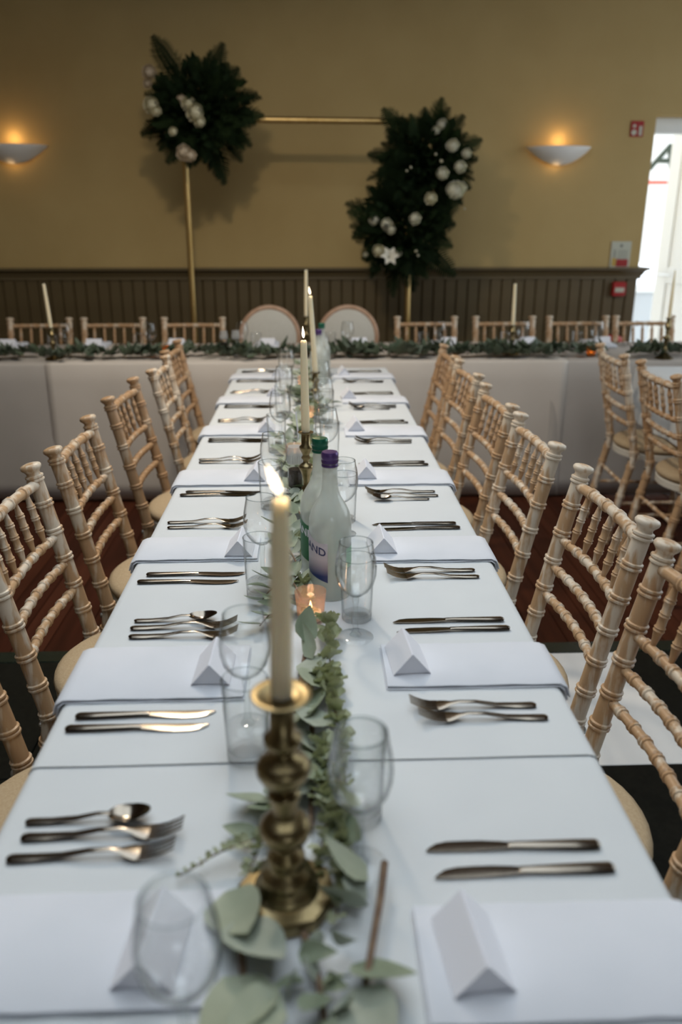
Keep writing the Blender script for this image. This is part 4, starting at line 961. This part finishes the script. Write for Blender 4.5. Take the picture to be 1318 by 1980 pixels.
LILY = lily_mesh(1, M['cream'][2]); BUD = MB().lathe([(0, 0), (.3, .1), (.42, .5), (.3, 1.1), (.1, 1.5), (0, 1.55)], 10).mesh('bud', M['cream'][0])
GLF = [leaf_mesh(.085, .045, .02, .2, M['fern'][1], .6), leaf_mesh(.07, .04, -.01, .25, M['fern'][0], .6)]
FY = 5.47
def arrangement(label, cores, nfr, flowers, seed, hang=0):
    rr = random.Random(seed); c0 = cores[0]
    t = thing('flower_arrangement', label, 'flowers', (c0[0], FY, c0[1] - c0[2]), 0, 'floral clusters on the brass stand'); org = Vector((c0[0], FY, c0[1] - c0[2]))
    f = MB()
    f.box((0, 0, 0), (.2, .1, .16), Matrix.Translation((0, 0, c0[2])), .02)
    obj('foam_block', f.mesh('foam_block', M['fern'][0]), t)
    for ci, (cx, cz, rad, nn) in enumerate(cores):
        ctr = Vector((cx, FY, cz)) - org
        for i in range(nn):
            a = rr.uniform(0, 2 * math.pi) if i > 16 else 2 * math.pi * (i + rr.uniform(-.3, .3)) / 17
            fwd = rr.uniform(-.15, .35) if i <= 16 else rr.uniform(.1, 1.1)
            d = Vector((math.cos(a), -fwd, math.sin(a))).normalized(); k = rr.uniform(.75, 1.05) * rad / .40
            st_ = ctr + Vector((d.x, d.y, d.z)) * rad * rr.uniform(.2, .5)
            obj('fern_frond', rr.choice(FR), t, mx=Matrix.Translation(st_) @ orient(d, rr.uniform(-.7, .7), Vector((0, -1, 0.2))) @ Matrix.Scale(k * (1.0 if i <= 16 else .8), 4))
        b = MB()
        for i in range(int(560 * rad / .4)):
            a = rr.uniform(0, 2 * math.pi); e = rr.uniform(-.4, 1.5); d = Vector((math.cos(a) * math.cos(e), -math.sin(e), math.sin(a) * math.cos(e)))
            T = Matrix.Translation(ctr + d * rad * rr.uniform(.1, .75)) @ orient((d + Vector((rr.uniform(-.7, .7), rr.uniform(-.7, .4), rr.uniform(-.8, .5)))), rr.uniform(-1.5, 1.5)) @ Matrix.Scale(rr.uniform(.7, 1.2), 4)
            L_, W_ = .07, .04; rows = [[(L_ * q, -W_ / 2 * math.sin(math.pi * q ** .65), .008 * q), (L_ * q, 0, 0), (L_ * q, W_ / 2 * math.sin(math.pi * q ** .65), .008 * q)] for q in (.02, .25, .5, .75, .98)]
            b.grid(rows, T)
        o = obj('filler_foliage', b.mesh('filler_foliage', M['fern']), t); o['kind'] = 'stuff'
    for (fx, fz, fr_, kind, dep) in flowers:
        p = Vector((fx, FY - dep - .03, fz)) - org; d = Vector((rr.uniform(-.35, .35), -1, rr.uniform(-.15, .5))).normalized()
        me = LILY if kind == 'lily' else BUD if kind == 'bud' else BL[kind]; nm = 'lily' if kind == 'lily' else 'flower_bud' if kind == 'bud' else 'white_bloom'
        q = d.to_track_quat('Z', 'Y').to_matrix().to_4x4()
        obj(nm, me, t, mx=Matrix.Translation(p) @ q @ Matrix.Scale(fr_ * (.68 if kind == 2 else .74), 4))
arrangement('round cluster of dark fern and cream blooms atop the upright away from the doorway', [(-.66, 2.09, .37, 84)], 0,
    [(-.665, 2.055, .07, 0, .26), (-.70, 2.10, .055, 0, .25), (-.64, 2.005, .045, 0, .26), (-.925, 2.10, .062, 0, .2), (-.895, 2.065, .04, 0, .22), (-.75, 1.845, .062, 1, .2), (-.715, 1.83, .05, 1, .21), (-.80, 1.955, .035, 0, .24), (-.95, 2.295, .06, 1, .05), (-.96, 2.23, .035, 1, .08), (-.75, 2.135, .035, 1, .2)], 11)
arrangement('tall trailing cluster of dark fern and white blooms down the doorway-side upright', [(.73, 1.81, .35, 70), (.60, 1.43, .37, 74)], 0,
    [(.86, 1.885, .06, 2, .22), (.95, 1.845, .045, 2, .2), (.80, 1.73, .058, 2, .24), (.91, 1.77, .055, 2, .22), (.885, 1.635, .085, 2, .22), (.925, 1.65, .06, 2, .18), (.735, 1.59, .05, 0, .24), (.64, 1.475, .055, 2, .25), (.395, 1.465, .048, 2, .18), (.47, 1.44, .06, 2, .2), (.50, 1.41, .045, 2, .21), (.425, 1.285, .052, 0, .2), (.49, 1.245, .075, 'lily', .2), (.55, 1.27, .035, 2, .18),
     (.785, 1.80, .03, 'bud', .25), (.755, 1.835, .025, 'bud', .24), (.61, 1.76, .022, 'bud', .24), (.585, 1.745, .022, 'bud', .24), (.655, 1.28, .028, 'bud', .2), (.675, 1.255, .025, 'bud', .2), (.965, 1.53, .022, 'bud', .14), (.81, 2.015, .05, 2, .1), (.77, 1.98, .04, 2, .12), (.35, 1.26, .025, 2, .12)], 12)
# fluorescent-free room: pendant shade that holds the warm bulb, above the frame
pd = thing('pendant_lamp', 'plain white pendant shade hanging from the ceiling above the long table', 'lamp', (-.45, 3.05, CEIL))
obj('cord', MB().tube([(0, 0, -.001), (0, 0, -.46)], .004, 6).mesh('cord', M['white']), pd)
obj('shade', MB().lathe([(.03, -.45), (.12, -.46), (.2, -.51), (.205, -.545), (.2, -.545), (.19, -.51), (.11, -.467), (.03, -.457)], 28).mesh('shade', M['white']), pd)
